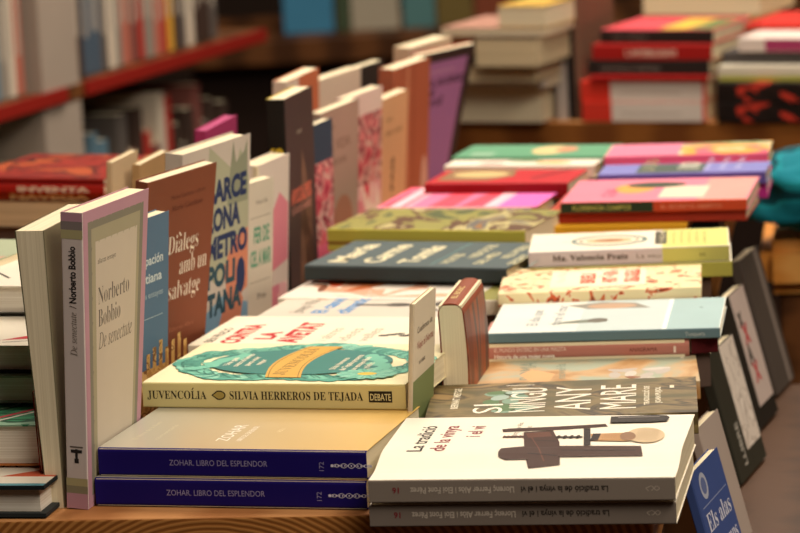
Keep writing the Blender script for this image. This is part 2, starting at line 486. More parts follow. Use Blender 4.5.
def juv_front(p, W, H, T):
    TL, TD, TM, GO = '#74bda6', '#3f7f78', '#57a08f', '#d3a64e'
    rnd = random.Random(3)
    # flourish border of leaves and shells
    for i in range(60):
        t = 2 * PI * i / 60
        y = H * .49 + H * .45 * math.cos(t); x = .079 + .062 * math.sin(t) * (1 + .1 * math.sin(5 * t))
        p.ell(x, y, .0095, .013, '#4d9484', 12, i * .7)
        p.ell(x + rnd.uniform(-.004, .004), y + rnd.uniform(-.004, .004), *(lambda a, b, c, r: (a, b, c, 14, r))(rnd.uniform(.006, .012), rnd.uniform(.007, .014), rnd.choice([TL, TM, '#8ccbb4']), rnd.uniform(0, PI)))
    for i in range(54):
        t = 2 * PI * i / 54
        y = H * .49 + H * .44 * math.cos(t); x = .079 + .060 * math.sin(t)
        p.line([(x + .009 * math.cos(a + t), y + .007 * math.sin(a)) for a in [k * .5 for k in range(9)]], .0007, '#2f6660')
    p.ell(.079, H * .5, .050, H * .35, TD, 40)
    for sgn in (1, -1):
        for i in range(9):
            y = H * .5 + sgn * (H * .36 - i * .003); x = .05 + i * .0065
            p.ell(x, y + rnd.uniform(-.004, .004), .006, .009, TL, 12, i)
    # banner across the middle
    arc = [(.018 + .122 * t / 12, H * .485 + .010 * math.sin(PI * t / 12)) for t in range(13)]
    p.poly([(x, y + .015) for x, y in arc] + [(x, y - .015) for x, y in reversed(arc)], GO)
    p.line([(x, y + .0125) for x, y in arc], .0008, '#8d6a2c'); p.line([(x, y - .0125) for x, y in arc], .0008, '#8d6a2c')
    p.text('JUVENCOLIA', .026, H * .485 + .003, .014, '#8d6a2c', sf='b', width=.105)
    for k, (yy, w) in enumerate(((.76, .03), (.72, .05), (.68, .035), (.64, .02))):
        p.text(('Una guia', 'contra el tiempo', 'para vivir', 'mejor')[k], .07 - w * .25, H * yy, .0075, '#f0ead2', width=w, bold=.015)
    for k, (yy, w) in enumerate(((.33, .045), (.29, .06), (.25, .05), (.21, .022))):
        p.text(('Silvia Herreros', 'de Tejada presenta', 'un ensayo libre', 'y feliz')[k], .058 - w * .2, H * yy, .0075, '#f0ead2', width=w, bold=.015)
    # daisy
    cx, cy = .033, H * .185
    for i in range(16):
        t = 2 * PI * i / 16
        p.ell(cx + .012 * math.cos(t), cy + .017 * math.sin(t), .009, .0042, TL if i % 2 else '#8ccbb4', 10, math.atan2(1.4 * math.sin(t), math.cos(t)))
        p.line([(cx + .006 * math.cos(t), cy + .008 * math.sin(t)), (cx + .018 * math.cos(t), cy + .024 * math.sin(t))], .0005, '#2f6660')
    p.ell(cx, cy, .0055, .008, '#e3c24c', 14)
    p.rect(.075, H * .055, .1, H * .08, '#f2ead0')
    p.text('D', .08, H * .058, .012, TD, bold=.03)
def juv_spine(p, H, T):
    k_ = .875; p.ux = p.ux * k_; p.uy = p.uy * k_; T = T / k_; p.n = p.n.normalized()
    z = T * .36
    p.text('JUVENCOLIA', .0045, z, .0112, '#2f2a1e', sf='b', width=.0575)
    p.poly([(.0478, z + .0086), (.0488, z + .0086), (.0504, z + .0106), (.0492, z + .0106)], '#2f2a1e')
    dz = z + .0038
    lf = [(.0668, dz)] + [(.0745 + .0062 * math.cos(a), dz + .0045 * math.sin(a)) for a in [math.radians(d) for d in range(-110, 111, 20)]]
    p.poly(lf, '#2f2a1e')
    p.poly([(.0745 + (x - .0745) * .8, dz + (y - dz) * .74) for x, y in lf], '#a08f4e')
    p.text('SILVIA HERREROS DE TEJADA', .0845, z, .0112, '#2f2a1e', sf='b', width=.1275)
    p.rect(.2175, z - .0016, .2395, z + .0088, '#2a261d')
    p.text('DEBATE', .2188, z + .0003, .0088, '#d8cf9c', bold=.01, width=.0195)
lying('cream paperback with a teal flourished cover and spine lettered JUVENCOLÍA', (142, 382.5), (405, 384.6), .826, .157, .0207, fc=CREAM, sc='#cfc48c', front=juv_front, spine=juv_spine, r=.0015, support='cream book lettered JUVENCOLÍA', trim=.028)

def contra_front(p, W, H, T):
    p.text('BEN PRADO', .012, .212, .012, INK, width=.06)
    p.text('CONTRA', .008, .189, .023, '#c22a30', bold=.04, width=.082)
    p.text('LA', .026, .163, .023, '#c22a30', bold=.04, width=.032)
    p.text('AVETAT', .012, .137, .027, '#c22a30', bold=.045, width=.088)
    for k in range(3):
        p.text(('i altres', 'idees', 'velles')[k], .02, .112 - k * .018, .016, '#b9b2a0', width=.055)
    for i in range(7):
        p.ell(.045 + (i % 3) * .004, .068 - i * .006, .0035, .005, '#2b2420', 10)
lying('cream paperback with large red capitals behind the teal flourished book', (188, 345), (446, 347), .821, .126, .015, fc='#efe6cf', front=contra_front, support='cream book with large red capitals')

def grey_front(p, W, H, T):
    p.text('Josep Vila', .04, H - .035, .017, '#6a625a', width=.06)
    p.text('El canvi', .04, H - .058, .019, '#5a93cc', bold=.03, width=.07)
    p.text('climatic', .04, H - .08, .019, '#5a93cc', bold=.03, width=.07)
    a = [(.075, .085), (.085, .06), (.08, .035), (.09, .012)]
    p.line([(.08, .115), (.082, .02)], .007, '#4f4a44'); p.line([(.05, .05), (.11, .035)], .006, '#4f4a44')
    p.line([(.055, .03), (.1, .06)], .004, '#6a645c'); p.ell(.082, .075, .008, .013, '#4f4a44')
lying('pale grey paperback with blue title words and a dark sketch on its cover', (248, 321.5), (452, 323.5), .815, .104, .014, fc='#d0c9bc', front=grey_front, support='pale grey book with blue title')

def bird_front(p, W, H, T):
    p.rect(.001, .001, W - .001, .03, '#8c8a4a'); 
    p.ell(.085, H - .028, .03, .008, '#d9512c', 16, .3); p.ell(.05, H - .026, .02, .004, '#7c4a34', 12, .2)
    p.poly([(.03, H - .052), (.1, H - .065), (.11, H - .085), (.07, H - .082), (.045, H - .066)], '#b9673c')
    p.ell(.085, H - .075, .018, .009, '#d98a58')
    p.poly([(.01, H - .09), (.03, H - .15), (.02, H - .19), (.012, H - .14)], '#dba988')
    p.rect(W - .012, .03, W - .006, H - .02, '#c9432e')
lying('white paperback with orange bird drawings, in front of the dark slate book', (278, 298), (503, 300.5), .814, .086, .014, fc='art_birds', front=bird_front, support='white book with orange bird drawings')

def slate_front(p, W, H, T):
    y = H - .034
    for t, s, dy, w in (('Maria', .026, 0, .095), ('Carme', .027, .034, .095), ('Tomàs', .027, .07, .09)):
        p.text(t, .02, y - dy, s, '#e3dcb8', bold=.03, width=w)
    p.line([(.012, y - .088), (.13, y - .088)], .0012, '#6a9a98')
    for k, (t, w) in enumerate((('VOLTES', .05), ('I REVOLTES', .07), ('DEL MEU', .06), ('VELL POBLE', .07), ('SECRET', .05))):
        p.text(t, .02 + (.03 if k % 2 else 0), y - .103 - k * .0165, .0135, '#cfcaa4', bold=.02, width=w)
    p.line([(.012, y - .184), (.13, y - .184)], .0012, '#6a9a98')
lying('dark slate hardback with large cream letters on its cover', (304, 265.6), (506, 268.5), .832, .136, .0145, fc='#526063', sc='#363e40', front=slate_front, hard=True, support='dark slate hardback', trim=.045)
lying('thick paperback with a green and ochre painted landscape, behind the dark slate hardback', (327, 229), (525, 231), .842, .122, .022, fc='painting_green', sc='#c4ba50', spine=lambda p, H, T: p.rect(0, T * .3, H, T * .45, '#8d6a30'), support='thick landscape painted book')
def stripes_front(p, W, H, T):
    for y, w, c in ((.88, .012, '#f6c2d0'), (.8, .006, '#f3a9bd'), (.12, .05, '#e86fc0'), (.28, .01, '#f7c6d4'), (.24, .006, '#f5b9cb')):
        p.rect(.001, H * y - w / 2, W - .001, H * y + w / 2, c)
lying('bright pink and coral striped paperback lying behind the painted landscape book', (376, 207.5), (531, 207), .842, .126, .016, fc='art_stripes', sc='#efc9cc', front=stripes_front, support='bright pink striped book')
def red_front(p, W, H, T):
    p.poly([(.02, H * .95), (.1, H * .95), (.09, H * .5), (.05, H * .45), (.02, H * .6)], '#8c6a4a')
    p.ell(.06, H * .7, .02, .03, '#c9b27c'); p.line([(.03, H * .3), (.09, H * .12)], .006, '#6a1620')
lying('glossy red book with a brown figure on it, lying beyond the pink striped book', (424, 184), (568, 183), .852, .092, .0165, fc='#b8242c', sc='#8e1820', front=red_front)
lying('second red book with pale page edge, directly below the glossy red book', (440, 190), (592, 189), .8352, .04, .019, fc='#c22c34', support='two red books')
lying('white book with small coloured drawings, between the red book and the green book', (444, 166), (594, 165), .853, .04, .014, fc='#e6e0d2', front=lambda p, W, H, T: (p.ell(.02, H * .3, .01, .02, '#d9a24a'), p.ell(.03, H * .5, .008, .02, '#7f9a78'), p.ell(.015, H * .7, .006, .015, '#c9605c')), support='white book with coloured drawings', trim=.02)
def green_front(p, W, H, T):
    p.ell(.045, H * .42, .03, .02, '#d9c08a'); p.ell(.05, H * .32, .02, .012, '#c98a6a'); p.rect(.005, H * .75, .03, H * .9, '#8fb59a')
lying('green covered book farthest away in the left hand pile row', (452, 157), (605, 156), .856, .085, .016, fc='#5f9a78', front=green_front, support='farthest green book', trim=.02)

# ---------------- piles, right column
def trad_deform(k):
    def f(v):
        t = max(0, min(1, (v.x - .02) / .05)); t = t * t * (3 - 2 * t)
        v.z += k * t * max(0, min(1, v.z / .0175))
        return v
    return f
def trad_front(p, W, H, T):
    y = H
    p.text('La tradició', .062, y - .030, .0165, INK, width=.082, bold=.01)
    p.text('de la vinya', .062, y - .047, .0165, '#8c2f3a', width=.082, bold=.01)
    p.text('i el vi', .106, y - .068, .0165, '#8c2f3a', width=.036, bold=.01)
    p.text('Llorenç Ferrer Alòs', .1, y - .096, .006, '#7d766c', width=.052)
    p.text('Eloi Font Pérez', .1, y - .104, .006, '#7d766c', width=.04)
    B, BD, BL = '#3e2218', '#22130e', '#5c3424'
    ux0 = p.ux; p.ux = p.ux * .915; p.n = p.n.normalized()
    # vine grower's tools: wooden vice with screws, knife, brush, knife handle
    p.poly([(.131, .142), (.142, .144), (.150, .100), (.157, .066), (.147, .063), (.138, .095)], B)
    p.line([(.143, .14), (.152, .07)], .0018, BD)
    p.line([(.113, .139), (.114, .121)], .006, BD)
    for i in range(7): p.ell(.1132, .139 - i * .003, .0048, .001, BL, 8)
    p.poly([(.1286, .1259), (.1345, .104), (.09, .094), (.0376, .088), (.031, .111), (.06, .117)], B)
    p.poly([(.125, .124), (.129, .106), (.112, .102), (.108, .12)], BL); p.line([(.1, .118), (.094, .097)], .002, BD)
    p.line([(.06, .115), (.055, .092)], .0016, BD); p.line([(.115, .119), (.045, .101)], .0012, BL)
    p.line([(.109, .0995), (.1085, .0786)], .005, BD)
    for k in range(4): p.ell(.109, .097 - k * .005, .0062, .0016, BD, 10)
    p.poly([(.0631, .1372), (.071, .1361), (.0771, .1175), (.0485, .1129), (.048, .130), (.054, .136)], B)
    p.poly([(.0767, .0941), (.0735, .031), (.0524, .028), (.052, .0908)], B); p.line([(.065, .09), (.063, .034)], .0016, BD)
    p.poly([(.1388, .0808), (.1387, .0756), (.0762, .0692), (.0763, .0742)], BD)
    p.poly([(.118, .0735), (.121, .047), (.0901, .0424), (.094, .0697)], '#b98f62'); p.rect(.094, .0655, .119, .0715, BD)
    for k in range(5): p.line([(.096 + k * .005, .063), (.095 + k * .005, .046)], .0007, '#96704a')
    p.ell(.111, .031, .0275, .0145, '#c9b391', 26, .12); p.ell(.107, .044, .016, .006, '#8a6a50', 18, .1)
    for k in range(11): p.line([(.092 + k * .004, .021), (.094 + k * .0034, .038)], .0005, '#a08a6c')
    p.poly([(.1573, .0622), (.1803, .064), (.1845, .030), (.182, .021), (.1752, .018), (.162, .019), (.1585, .03)], '#2c2724')
    p.line([(.176, .058), (.178, .026)], .0035, '#6f6a66'); p.line([(.168, .056), (.168, .024)], .001, '#4f4a48')
    p.ux = ux0

def trad_spine(p, H, T):
    z = T * .33
    # read upside down from the viewer's side
    p.text('La tradició de la vinya i el vi', .049, z, .0066, '#2c2622', bold=.02, width=.064)
    p.text('Llorenç Ferrer Alòs i Eloi Font Pérez', .118, z, .0066, '#c4baac', bold=.02, width=.077)
    p.text('16', .2035, z, .006, '#7c2830', bold=.03)
    p.line([(.0115 + .0065 * t, z + .0022 + .0016 * math.sin(t * PI * 1.6)) for t in [i / 14 for i in range(15)]], .0005, '#b9aea0')
    p.line([(.0115 + .0065 * t, z + .0022 - .0016 * math.sin(t * PI * 1.6)) for t in [i / 14 for i in range(15)]], .0005, '#b9aea0')
    p.line([(.018, z + .0005), (.0215, z + .002), (.0195, z + .0042)], .0005, '#b9aea0')
lying('white paperback with brown wine tools on its cover, grey spine, upper of the two', (368, 480.6), (675, 477.4), .7975, .174, .0172, fc='#f0e9d8', sc='#847a70', front=trad_front, spine=trad_spine, spine_dir='up', deform=trad_deform(.0075), nx=24)
lying('grey spined paperback directly under the book with wine tools, lower of the two', (369, 505.6), (676, 502.2), .7775, .174, .0165, fc='#f0e9d8', sc='#7d736a', spine=trad_spine, spine_dir='up', deform=trad_deform(.003), nx=24)

def mama_front(p, W, H, T):
    p.text('BERNAT METGE', .04, H - .024, .008, '#d8d2bc', bold=.03, width=.075)
    for i in range(14):
        a = i * .9; p.ell(.06 + .035 * math.sin(a), H - .05 - .0022 * i, .01, .007, random.choice(['#5d7a56', '#7f9c8a', '#3d5238', '#9fb4ac']), 10, a)
    for k, (t, s, w) in enumerate((('SI', .034, .032), ('NINGÚ', .042, .088), ('ANY', .042, .088), ('MARE', .042, .088))):
        for j in range(1):
            p.text(t, .02, (H - .068, H - .108, H - .146, H - .186)[k] if False else H - (.060, .094, .130, .166)[k], s, '#f2ecdc', bold=-.002, width=w)
    p.line([(.12, H - .083), (.12, H - .06)], .0015, '#f2ecdc')
    p.text('TRADUCCIÓ DE', .03, .038, .006, '#e0d9c2', bold=.03, width=.07); p.text('JOAN PUJOL', .035, .029, .006, '#e0d9c2', bold=.03, width=.06)
    p.rect(.09, .018, .1, .0215, '#e0d9c2')
lying('dark olive painted paperback with tall thin white capitals, behind the book with wine tools', (424, 421), (698, 411.5), .801, .132, .018, fc='painting_dark', front=mama_front, support='dark olive painted book')
def wash_front(p, W, H, T):
    p.text('ROMA', .03, H - .06, .02, '#7d8d80', width=.07); p.text('novel·la', .03, H - .085, .012, '#7d8d80', width=.06)
    p.poly([(.02, .125), (.05, .12), (.07, .14), (.05, .15), (.02, .14)], '#d9a878')
    for i in range(10): p.ell(.035 + .02 * math.sin(i), .07 - i * .0045, .012, .005, random.choice(['#c9c2b8', '#8a5a40', '#b8b0a8']), 10, i)
    p.ell(.095, .012, .002, .002, '#f2ecdc')
lying('sand coloured painted paperback with pale green corner, behind the dark olive book', (463, 390), (700, 380.5), .79, .116, .016, fc='painting_wash', front=wash_front, support='sand coloured painted book')
lying('thin white booklet sticking out beneath the salmon spined book', (488, 364), (655, 361), .7872, .12, .012, fc='#ece6d8', support='thin white booklet')
def salmon_spine(p, H, T):
    p.text('EL MUNDO ENTERO EN UNA MALETA', .012, T * .55, .005, '#f0ddd0', width=.062); p.text('Historia de una mujer nueva', .012, T * .2, .005, '#f6ece0', bold=.03, width=.052)
    p.text('ANAGRAMA', .128, T * .42, .0045, '#6a3a34', width=.024); p.rect(.166, T * .3, .168, T * .65, '#f0ddd0')
lying('salmon pink paperback with rounded spine, beneath the light blue book', (480, 344.5), (689, 339), .8055, .1, .0165, fc='#b0756a', sc='#b97c70', spine=salmon_spine, r=.006, inset=.004)
lying('small dark red booklet wedged under the right end of the light blue book', (691, 338.5), (718, 336), .8053, .12, .014, fc='#4c1418', pg='pages_grey', support='light blue book')
def blue_front(p, W, H, T):
    p.rect(.001, .001, W - .001, .046, '#a3bfc2'); p.rect(.001, .046, W - .001, .05, '#e4ecea')
    p.rect(.001, .05, W - .001, H * .62, '#c3d2d2', 3)
    p.text('El dia que', .03, H - .04, .014, '#8c96a0', width=.07); p.text('torni el mar', .03, H - .06, .014, '#8c96a0', width=.09)
    p.poly([(.1, .065), (.125, .08), (.13, .11), (.118, .14), (.1, .12)], '#8d8a80'); p.ell(.112, .1, .012, .022, '#b99a80')
    p.poly([(.04, .1), (.055, .1), (.05, .125), (.035, .15), (.037, .12)], '#7d8478'); p.ell(.047, .108, .01, .009, '#6d6a60')
    p.ell(.095, .02, .0016, .0016, '#5a6a6c')
lying('light blue paperback with a pale seaside cover, on top of the salmon spined book', (487.5, 333.8), (720, 328), .8145, .14, .0088, fc='#dfe3dc', sc='#64808a', front=blue_front, spine=lambda p, H, T: p.text('Tusquets', H - .03, T * .3, .005, '#b9c4c4', width=.017))
def flower_front(p, W, H, T):
    p.rect(.02, .05, .1, H - .045, '#efe6cc')
    for k, (t, w) in enumerate((('BREU', .05), ('HISTÒRIA', .06), ('DELS OCELLS', .062))):
        p.text(t, .035, H - .085 - k * .02, .018, '#e0553a', bold=.05, width=w)
    p.text('Pau Riba', .045, H - .058, .011, '#b9b6b0', width=.05); p.text('NOVEL·LA', .04, .056, .01, '#e0553a', bold=.03, width=.06)
lying('cream paperback strewn with orange flowers and red capitals, behind the light blue book', (498, 293.6), (701, 286.6), .824, .122, .0125, fc='art_flowers', front=flower_front, pin=.018, support='cream book with orange flowers')
def val_front(p, W, H, T):
    p.rect(.001, .001, W - .001, .062, '#d6d67e'); p.rect(.02, .058, .09, .069, '#4a4638')
    p.text('VIDA', .03, .060, .007, '#c9c0a0', width=.06)
    for k in range(5):
        p.text('una història de la ciutat', .018 + .004 * (k % 2), .05 - k * .0072, .0062, '#8c8a4c', width=.065)
    for s_, c, w in ((1, '#5c7a78', .004), (.8, '#9a8a6a', .002)):
        p.line([(.05 + .032 * s_ * math.sin(t) * .85, .112 + .034 * s_ * math.cos(t)) for t in [2 * PI * i / 28 for i in range(29)]], w, c)
    p.ell(.05, .112, .012, .022, '#c9b78a'); p.ell(.05, .112, .006, .014, '#a05a40')
    for k in range(2): p.line([(.05 + k * .03, H - .03), (.06 + k * .03, H - .07)], .002, '#cfc8b8')
def val_spine(p, H, T):
    p.rect(H - .062, 0.0005, H - .0005, T - .0005, '#c2c06a'); p.text('Ma. Valencia Prats', .022, T * .36, .0075, '#5a5048', bold=.02, sf='b', width=.07)
    p.text('La veu', .1, T * .36, .0065, '#7a7068', width=.022); p.text('eu', H - .028, T * .36, .006, '#8a8648', sf='b')
lying('white and yellow green paperback with an eye shaped emblem, upper of the two', (528.4, 252.6), (729.5, 245.2), .84, .098, .0143, fc='#ece5d2', sc='#c2bac0', front=val_front, spine=val_spine)
lying('yellow green ended paperback, lower of the two, beneath the one with an eye shaped emblem', (530, 268.6), (732, 261.2), .8253, .1, .0143, fc='#e6e0cc', sc='#b9b454', pin=.02, support='yellow green paperbacks')
lying('yellow covered book showing as a bright strip behind the white and yellow green book', (541, 227), (687, 223.4), .83, .12, .01, fc='#f0b830', sc='#e0a92c', support='bright yellow book')
lying('red spined paperback beneath the pink book with the green and orange spine', (548, 213), (746, 209.6), .8413, .12, .011, fc='#b8402c', sc='#a83a28')
def pink_front(p, W, H, T):
    p.rect(.001, .002, W - .001, .05, '#e79b94'); p.rect(.02, .045, .09, .09, '#efd2bc'); p.ell(.08, .12, .03, .02, '#e0a050'); p.ell(.1, .1, .018, .03, '#3c4a38')
    p.text('GUIA', .03, H - .05, .02, '#c9406a', width=.05)
def pink_spine(p, H, T):
    p.rect(0.0005, .0005, H * .5, T - .0005, '#33402c'); p.text('FLORENCIA CAMPOS', .012, T * .28, .0065, '#b9b45e', bold=.03, width=.058)
    p.text('EL SECRETO ABIERTO', H * .54, T * .3, .0055, '#e08a6a', bold=.02, width=.06)
lying('pink covered paperback with a green and orange spine, right of the pink striped book', (560, 202.8), (747, 199), .8525, .14, .0112, fc='#e58298', sc='#d0502e', front=pink_front, spine=pink_spine)
def purple_front(p, W, H, T):
    p.rect(.005, H * .38, W - .004, H * .78, '#4c5a52'); p.text('LA GATA', .02, H * .68, .02, '#a9a27a', width=.08); p.text('10', .03, H * .42, .03, '#c9c6b8', bold=.03, width=.04)
    for k in range(3): p.text('de la nit clara', .02, .06 - k * .016, .011, '#c3c0e0', width=.09)
lying('violet blue paperback with a dark green panel on the cover, behind the pink covered book', (598, 175), (766, 171), .857, .066, .013, fc='#7d7fc0', sc='#6a5aa8', front=purple_front)
lying('magenta paperback beneath the violet blue book', (601, 187.5), (767, 182.8), .8438, .12, .016, fc='#cf3f96', sc='#b83088', pin=.05, support='magenta and violet books', pg='pages_white')
lying('pink and multicoloured book farthest away in the right hand pile row', (604, 157), (768, 152.6), .861, .085, .0125, trim=.03, fc='art_colour', sc='#d8688c', front=lambda p, W, H, T: p.rect(.001, H * .55, W - .001, H - .001, '#dc7f9c'), pin=.05, support='farthest multicoloured pink book')
# ---------------- books standing in a line along the left of the piles
def norb_front(p, W, H, T):
    PK, G1, G2 = '#bf93a2', '#8a8676', '#aaa388'
    p.rect(.002, .002, W - .002, H - .002, PK, 2, 2)
    p.rect(.009, .009, W - .009, H - .009, G1); p.rect(.015, .015, W - .015, H - .015, G2); p.rect(.022, .024, W - .02, H - .026, '#cdc2b0')
    p.text('alianza ensayo', W * .22, H - .044, .006, '#5b544c', width=W * .28)
    p.text('Norberto', W * .22, H - .076, .020, '#6a625a', sf='b', bold=-.012, width=W * .50); p.text('Bobbio', W * .22, H - .0935, .020, '#6a625a', sf='b', bold=-.012, width=W * .36)
    p.text('De senectute', W * .22, H - .111, .018, '#7d7468', sf='i', width=W * .56)
def norb_spine(p, H, T):
    p.rect(0, 0, .012, T, '#bf93a2'); p.rect(.012, 0, .018, T, '#8f8a70'); p.rect(.018, 0, .024, T, '#b3ab80')
    p.rect(H - .007, 0, H - .0003, T, '#bf93a2'); p.rect(H - .0135, 0, H - .007, T, '#8a7f7c'); p.rect(H - .0205, 0, H - .0135, T, '#b3ab80')
    p.text('De senectute', .120, T * .36, .008, '#7d7468', sf='i', width=.034); p.text('/', .157, T * .36, .008, '#4a443e')
    p.text('Norberto Bobbio', .161, T * .36, .0082, '#2e2a28', bold=.03, width=.044)
    x = .036
    p.rect(x + .012, T * .2, x + .0132, T * .8, '#6a6058'); p.rect(x, T * .44, x + .011, T * .56, '#2e2a28'); p.rect(x + .008, T * .24, x + .0105, T * .76, '#2e2a28')
    p.rect(x, T * .4, x + .0035, T * .6, '#2e2a28')
standing('upright book with a pink and olive border and a white spine lettered Norberto Bobbio', (81, 212), (150, 190), (141, 400), .0182, 510, W0=.12, yaw0=-14, wy=.4, nbx=89, we=.25, fc='#bf93a2', sc='#d8cdc8', front=norb_front, deform=lambda v: Vector((v.x, v.y, v.z - .0135 * (v.x / .118) * (1 - v.y / .231))), nx=12, ny=12, spine=norb_spine, spine_dir='up', hard=False, r=.001)
b0 = P(66, 508, TABLE_Z)
stand_at('upright book showing its cream page edge, left of the pink bordered book', b0 + Vector((-.001, 0, 0)), -14, -.3, .125, .217, .0135, mode='fore', deform=lambda v: Vector((v.x, v.y, v.z * (1 + .75 * v.y / .217))), ny=6, fc='#5c5a40', sc='#4c4a38', bc='#8c8468', pg='pages', inset=.0)
bq = b0 - Vector((.0165, -.012, 0))
stand_at('thin upright red covered booklet leaning beside the cream paged book', bq, -8, -1.5, .12, .09, .0022, mode='fore', fc='#9c2620', bc='#a82a22', pg='pages')

def bluec_front(p, W, H, T):
    p.text('Ocupación', W - .062, H - .04, .0115, '#cfd8dc', bold=.02, width=.052); p.text('cristiana', W - .062, H - .055, .0115, '#cfd8dc', bold=.02, width=.05)
    p.text('y otros ensayos', W - .062, H - .068, .0075, '#aebfca', width=.052)
    p.line([(.02, H - .085), (W - .01, H - .085)], .0006, '#aebfca')
    p.rect(.001, .001, W - .001, .062, 'art_city'); 
    for k in range(7): p.rect(.06 + k * .011, .055, .066 + k * .011, .075 + .004 * (k % 3), 'art_city')
standing('upright blue paperback with a golden city along its foot, behind the pink bordered book', (112, 229), (169, 213), (168, 330), .012, 460, fc='#5b7590', front=bluec_front, r=.001)
def brown_front(p, W, H, T):
    p.text('Michel Lacroix i altres', W * .35, H - .022, .006, '#5c2e20', width=W * .5); p.text('Mario Giordano', W * .37, H - .032, .007, '#5c2e20', sf='b', width=W * .45)
    p.text('Dialegs', W * .355, H - .070, .0235, '#eadfce', sf='b', bold=-.012, width=W * .44); p.line([(W * .505, H - .0525), (W * .535, H - .0562)], .0017, '#eadfce')
    p.text('amb un', W * .54, H - .0905, .0235, '#eadfce', sf='b', bold=-.012, width=W * .40); p.text('salvatge', W * .40, H - .111, .0235, '#eadfce', sf='b', bold=-.012, width=W * .46)
    p.text('Editorial Afers', W * .45, H - .140, .006, '#a86a50', width=W * .35)
standing('brown paperback lettered Diàlegs amb un salvatge, upright', (148, 183), (217, 162.5), (206, 320), .0125, 428, fc='#824a34', front=brown_front)
def barna_front(p, W, H, T):
    p.poly([(.05, H - .001), (.1, H - .03), (W - .02, H - .01), (W - .002, H - .04), (W - .002, .09), (.06, .09), (.04, H - .1)], '#a9aa92')
    p.poly([(W - .034, H - .002), (W - .028, H - .022), (W - .012, H - .014), (W - .006, H - .004), (W - .004, H - .06), (W - .045, H - .06), (W - .04, H - .03)], '#8c917c')
    p.poly([(.001, .001), (W - .001, .001), (W - .001, .06), (.08, .075), (.001, .05)], '#7ba0bb')
    p.poly([(W - .05, .1), (W - .03, .125), (W - .002, .13), (W - .002, .075), (W - .04, .062)], '#cc8468')
    p.poly([(.07, .045), (.1, .095), (.12, .065), (.11, .03), (.085, .03)], '#c98268')
    for k, (t, w) in enumerate((('BARCE', W * .58), ('LONA', W * .49), ('METRO', W * .6), ('POLI', W * .42), ('TANA', W * .52))):
        p.text(t, W * .37, H - .053 - k * .0255, .0275, '#27355c' if k < 3 else '#2c4c5a', bold=.05, width=w)
    p.ell(W - .016, .088, .009, .017, '#27355c', 9)
standing('white and pastel paperback lettered BARCELONA METROPOLITANA in dark blue, upright', (183, 157), (250.5, 131.5), (248, 300), .018, 396, fc='#c4bab0', sc='#cbc1b6', front=barna_front, inset=.002)
def cel_front(p, W, H, T):
    p.text('Manel Ollé', W * .66, H - .022, .006, '#7d766c', width=W * .22); p.line([(W * .55, H - .034), (W * .95, H - .034)], .0006, '#8d867a')
    p.text('FER DE', W * .62, H - .058, .021, '#5c9c80', bold=.03, width=W * .3); p.text('CEL A MAR', W * .56, H - .080, .021, '#5c9c80', bold=.03, width=W * .4)
    p.line([(W * .55, H - .095), (W * .95, H - .095)], .0006, '#8d867a'); p.text('Proa', W * .7, H - .112, .008, '#7d766c', sf='b')
standing('small white paperback with green capitals FER DE CEL, upright right of the pastel one', (222, 191), (274, 178), (272, 300), .012, 366, W0=.1, fc='#cdc5b6', front=cel_front)
standing('upright white and pink paperback with rounded spine, left of the black spined one', (257, 166), (289.5, 153.5), (288, 290), .018, 345, W0=.085, fc='#ddd0c6', sc='#e0d6ca', r=.008, front=lambda p, W, H, T: (p.poly([(.002, H * .45), (W * .3, H * .62), (W * .7, H * .8), (W - .002, H * .72), (W - .002, H * .4), (W * .4, H * .36)], '#e08a9a'), p.rect(.002, .002, W - .002, H * .28, 'art_pinkwhite')))
def black_spine(p, H, T):
    p.text('IS', H * .735, T * .2, T * .85, '#d8b832', bold=.05); p.rect(H * .3, T * .3, H * .7, T * .36, '#d8b832')
def black_front(p, W, H, T):
    p.poly([(W * .3, .002), (W * .55, H * .75), (W * .85, H * .5), (W * .8, .002)], 'painting_smoke')
    p.text('APOCALIPSIS', .012, H * .52, .02, '#e0705c', bold=.03, width=W - .028); p.text('ESTADOS UNIDOS', .015, H * .475, .009, '#d99488', width=W - .035); p.text('autor', W * .4, H * .82, .008, '#b0a090')
standing('dark smoky covered book with a black spine and yellow letters IS, upright', (284, 99), (312, 86.5), (317, 228), .0185, 325, W0=.105, fc='#4b3a38', sc='#1f1b19', bc='#c9b040', front=black_front, spine=black_spine, spine_dir='up')
standing('small upright book with a dark blue top, floral middle and pink foot', (302, 130), (332, 118.5), (334, 205), .01, 303, W0=.09, fc='#34465a', front=lambda p, W, H, T: (p.rect(.001, .04, W - .001, H - .04, 'art_magenta'), p.rect(.001, .001, W - .001, .05, '#d86a8a')))
standing('beige grey book with faint brown title, upright behind the painted landscape book', (320, 115), (359, 97.5), (358, 205), .0125, 286, W0=.11, fc='#a99686', front=lambda p, W, H, T: (p.text('LA VIDA', .02, H * .75, .016, '#7d6a5c', width=W * .6), p.text('es breve', .02, H * .66, .014, '#7d6a5c', width=W * .5), p.ell(W * .6, H * .3, .03, .03, '#a87a64'), p.text('Seix', .03, H * .88, .008, '#5c5048')))
standing('upright book with a crimson floral cover and white top band', (346, 99), (382.5, 86), (381, 205), .012, 262, W0=.11, fc='#e3cfc8', front=lambda p, W, H, T: (p.rect(.001, H * .42, W - .001, H * .86, 'art_magenta'), p.rect(.001, .001, W - .001, H * .42, 'art_pinkwhite')))
standing('peach coloured book with a vertical dark title, upright left of the tall terracotta book', (381, 99.5), (408.5, 90), (405, 185), .012, 241, W0=.1, fc='#d9ac86', front=lambda p, W, H, T: (p.text('EL PAIS', W * .55, H * .15, .014, '#5c4434', rot=PI / 2, width=H * .4, bold=.03), p.text('dels noms', .02, H * .72, .01, '#8a6a52', width=W * .6), p.text('Autora', .02, H * .82, .008, '#8a6a52')))
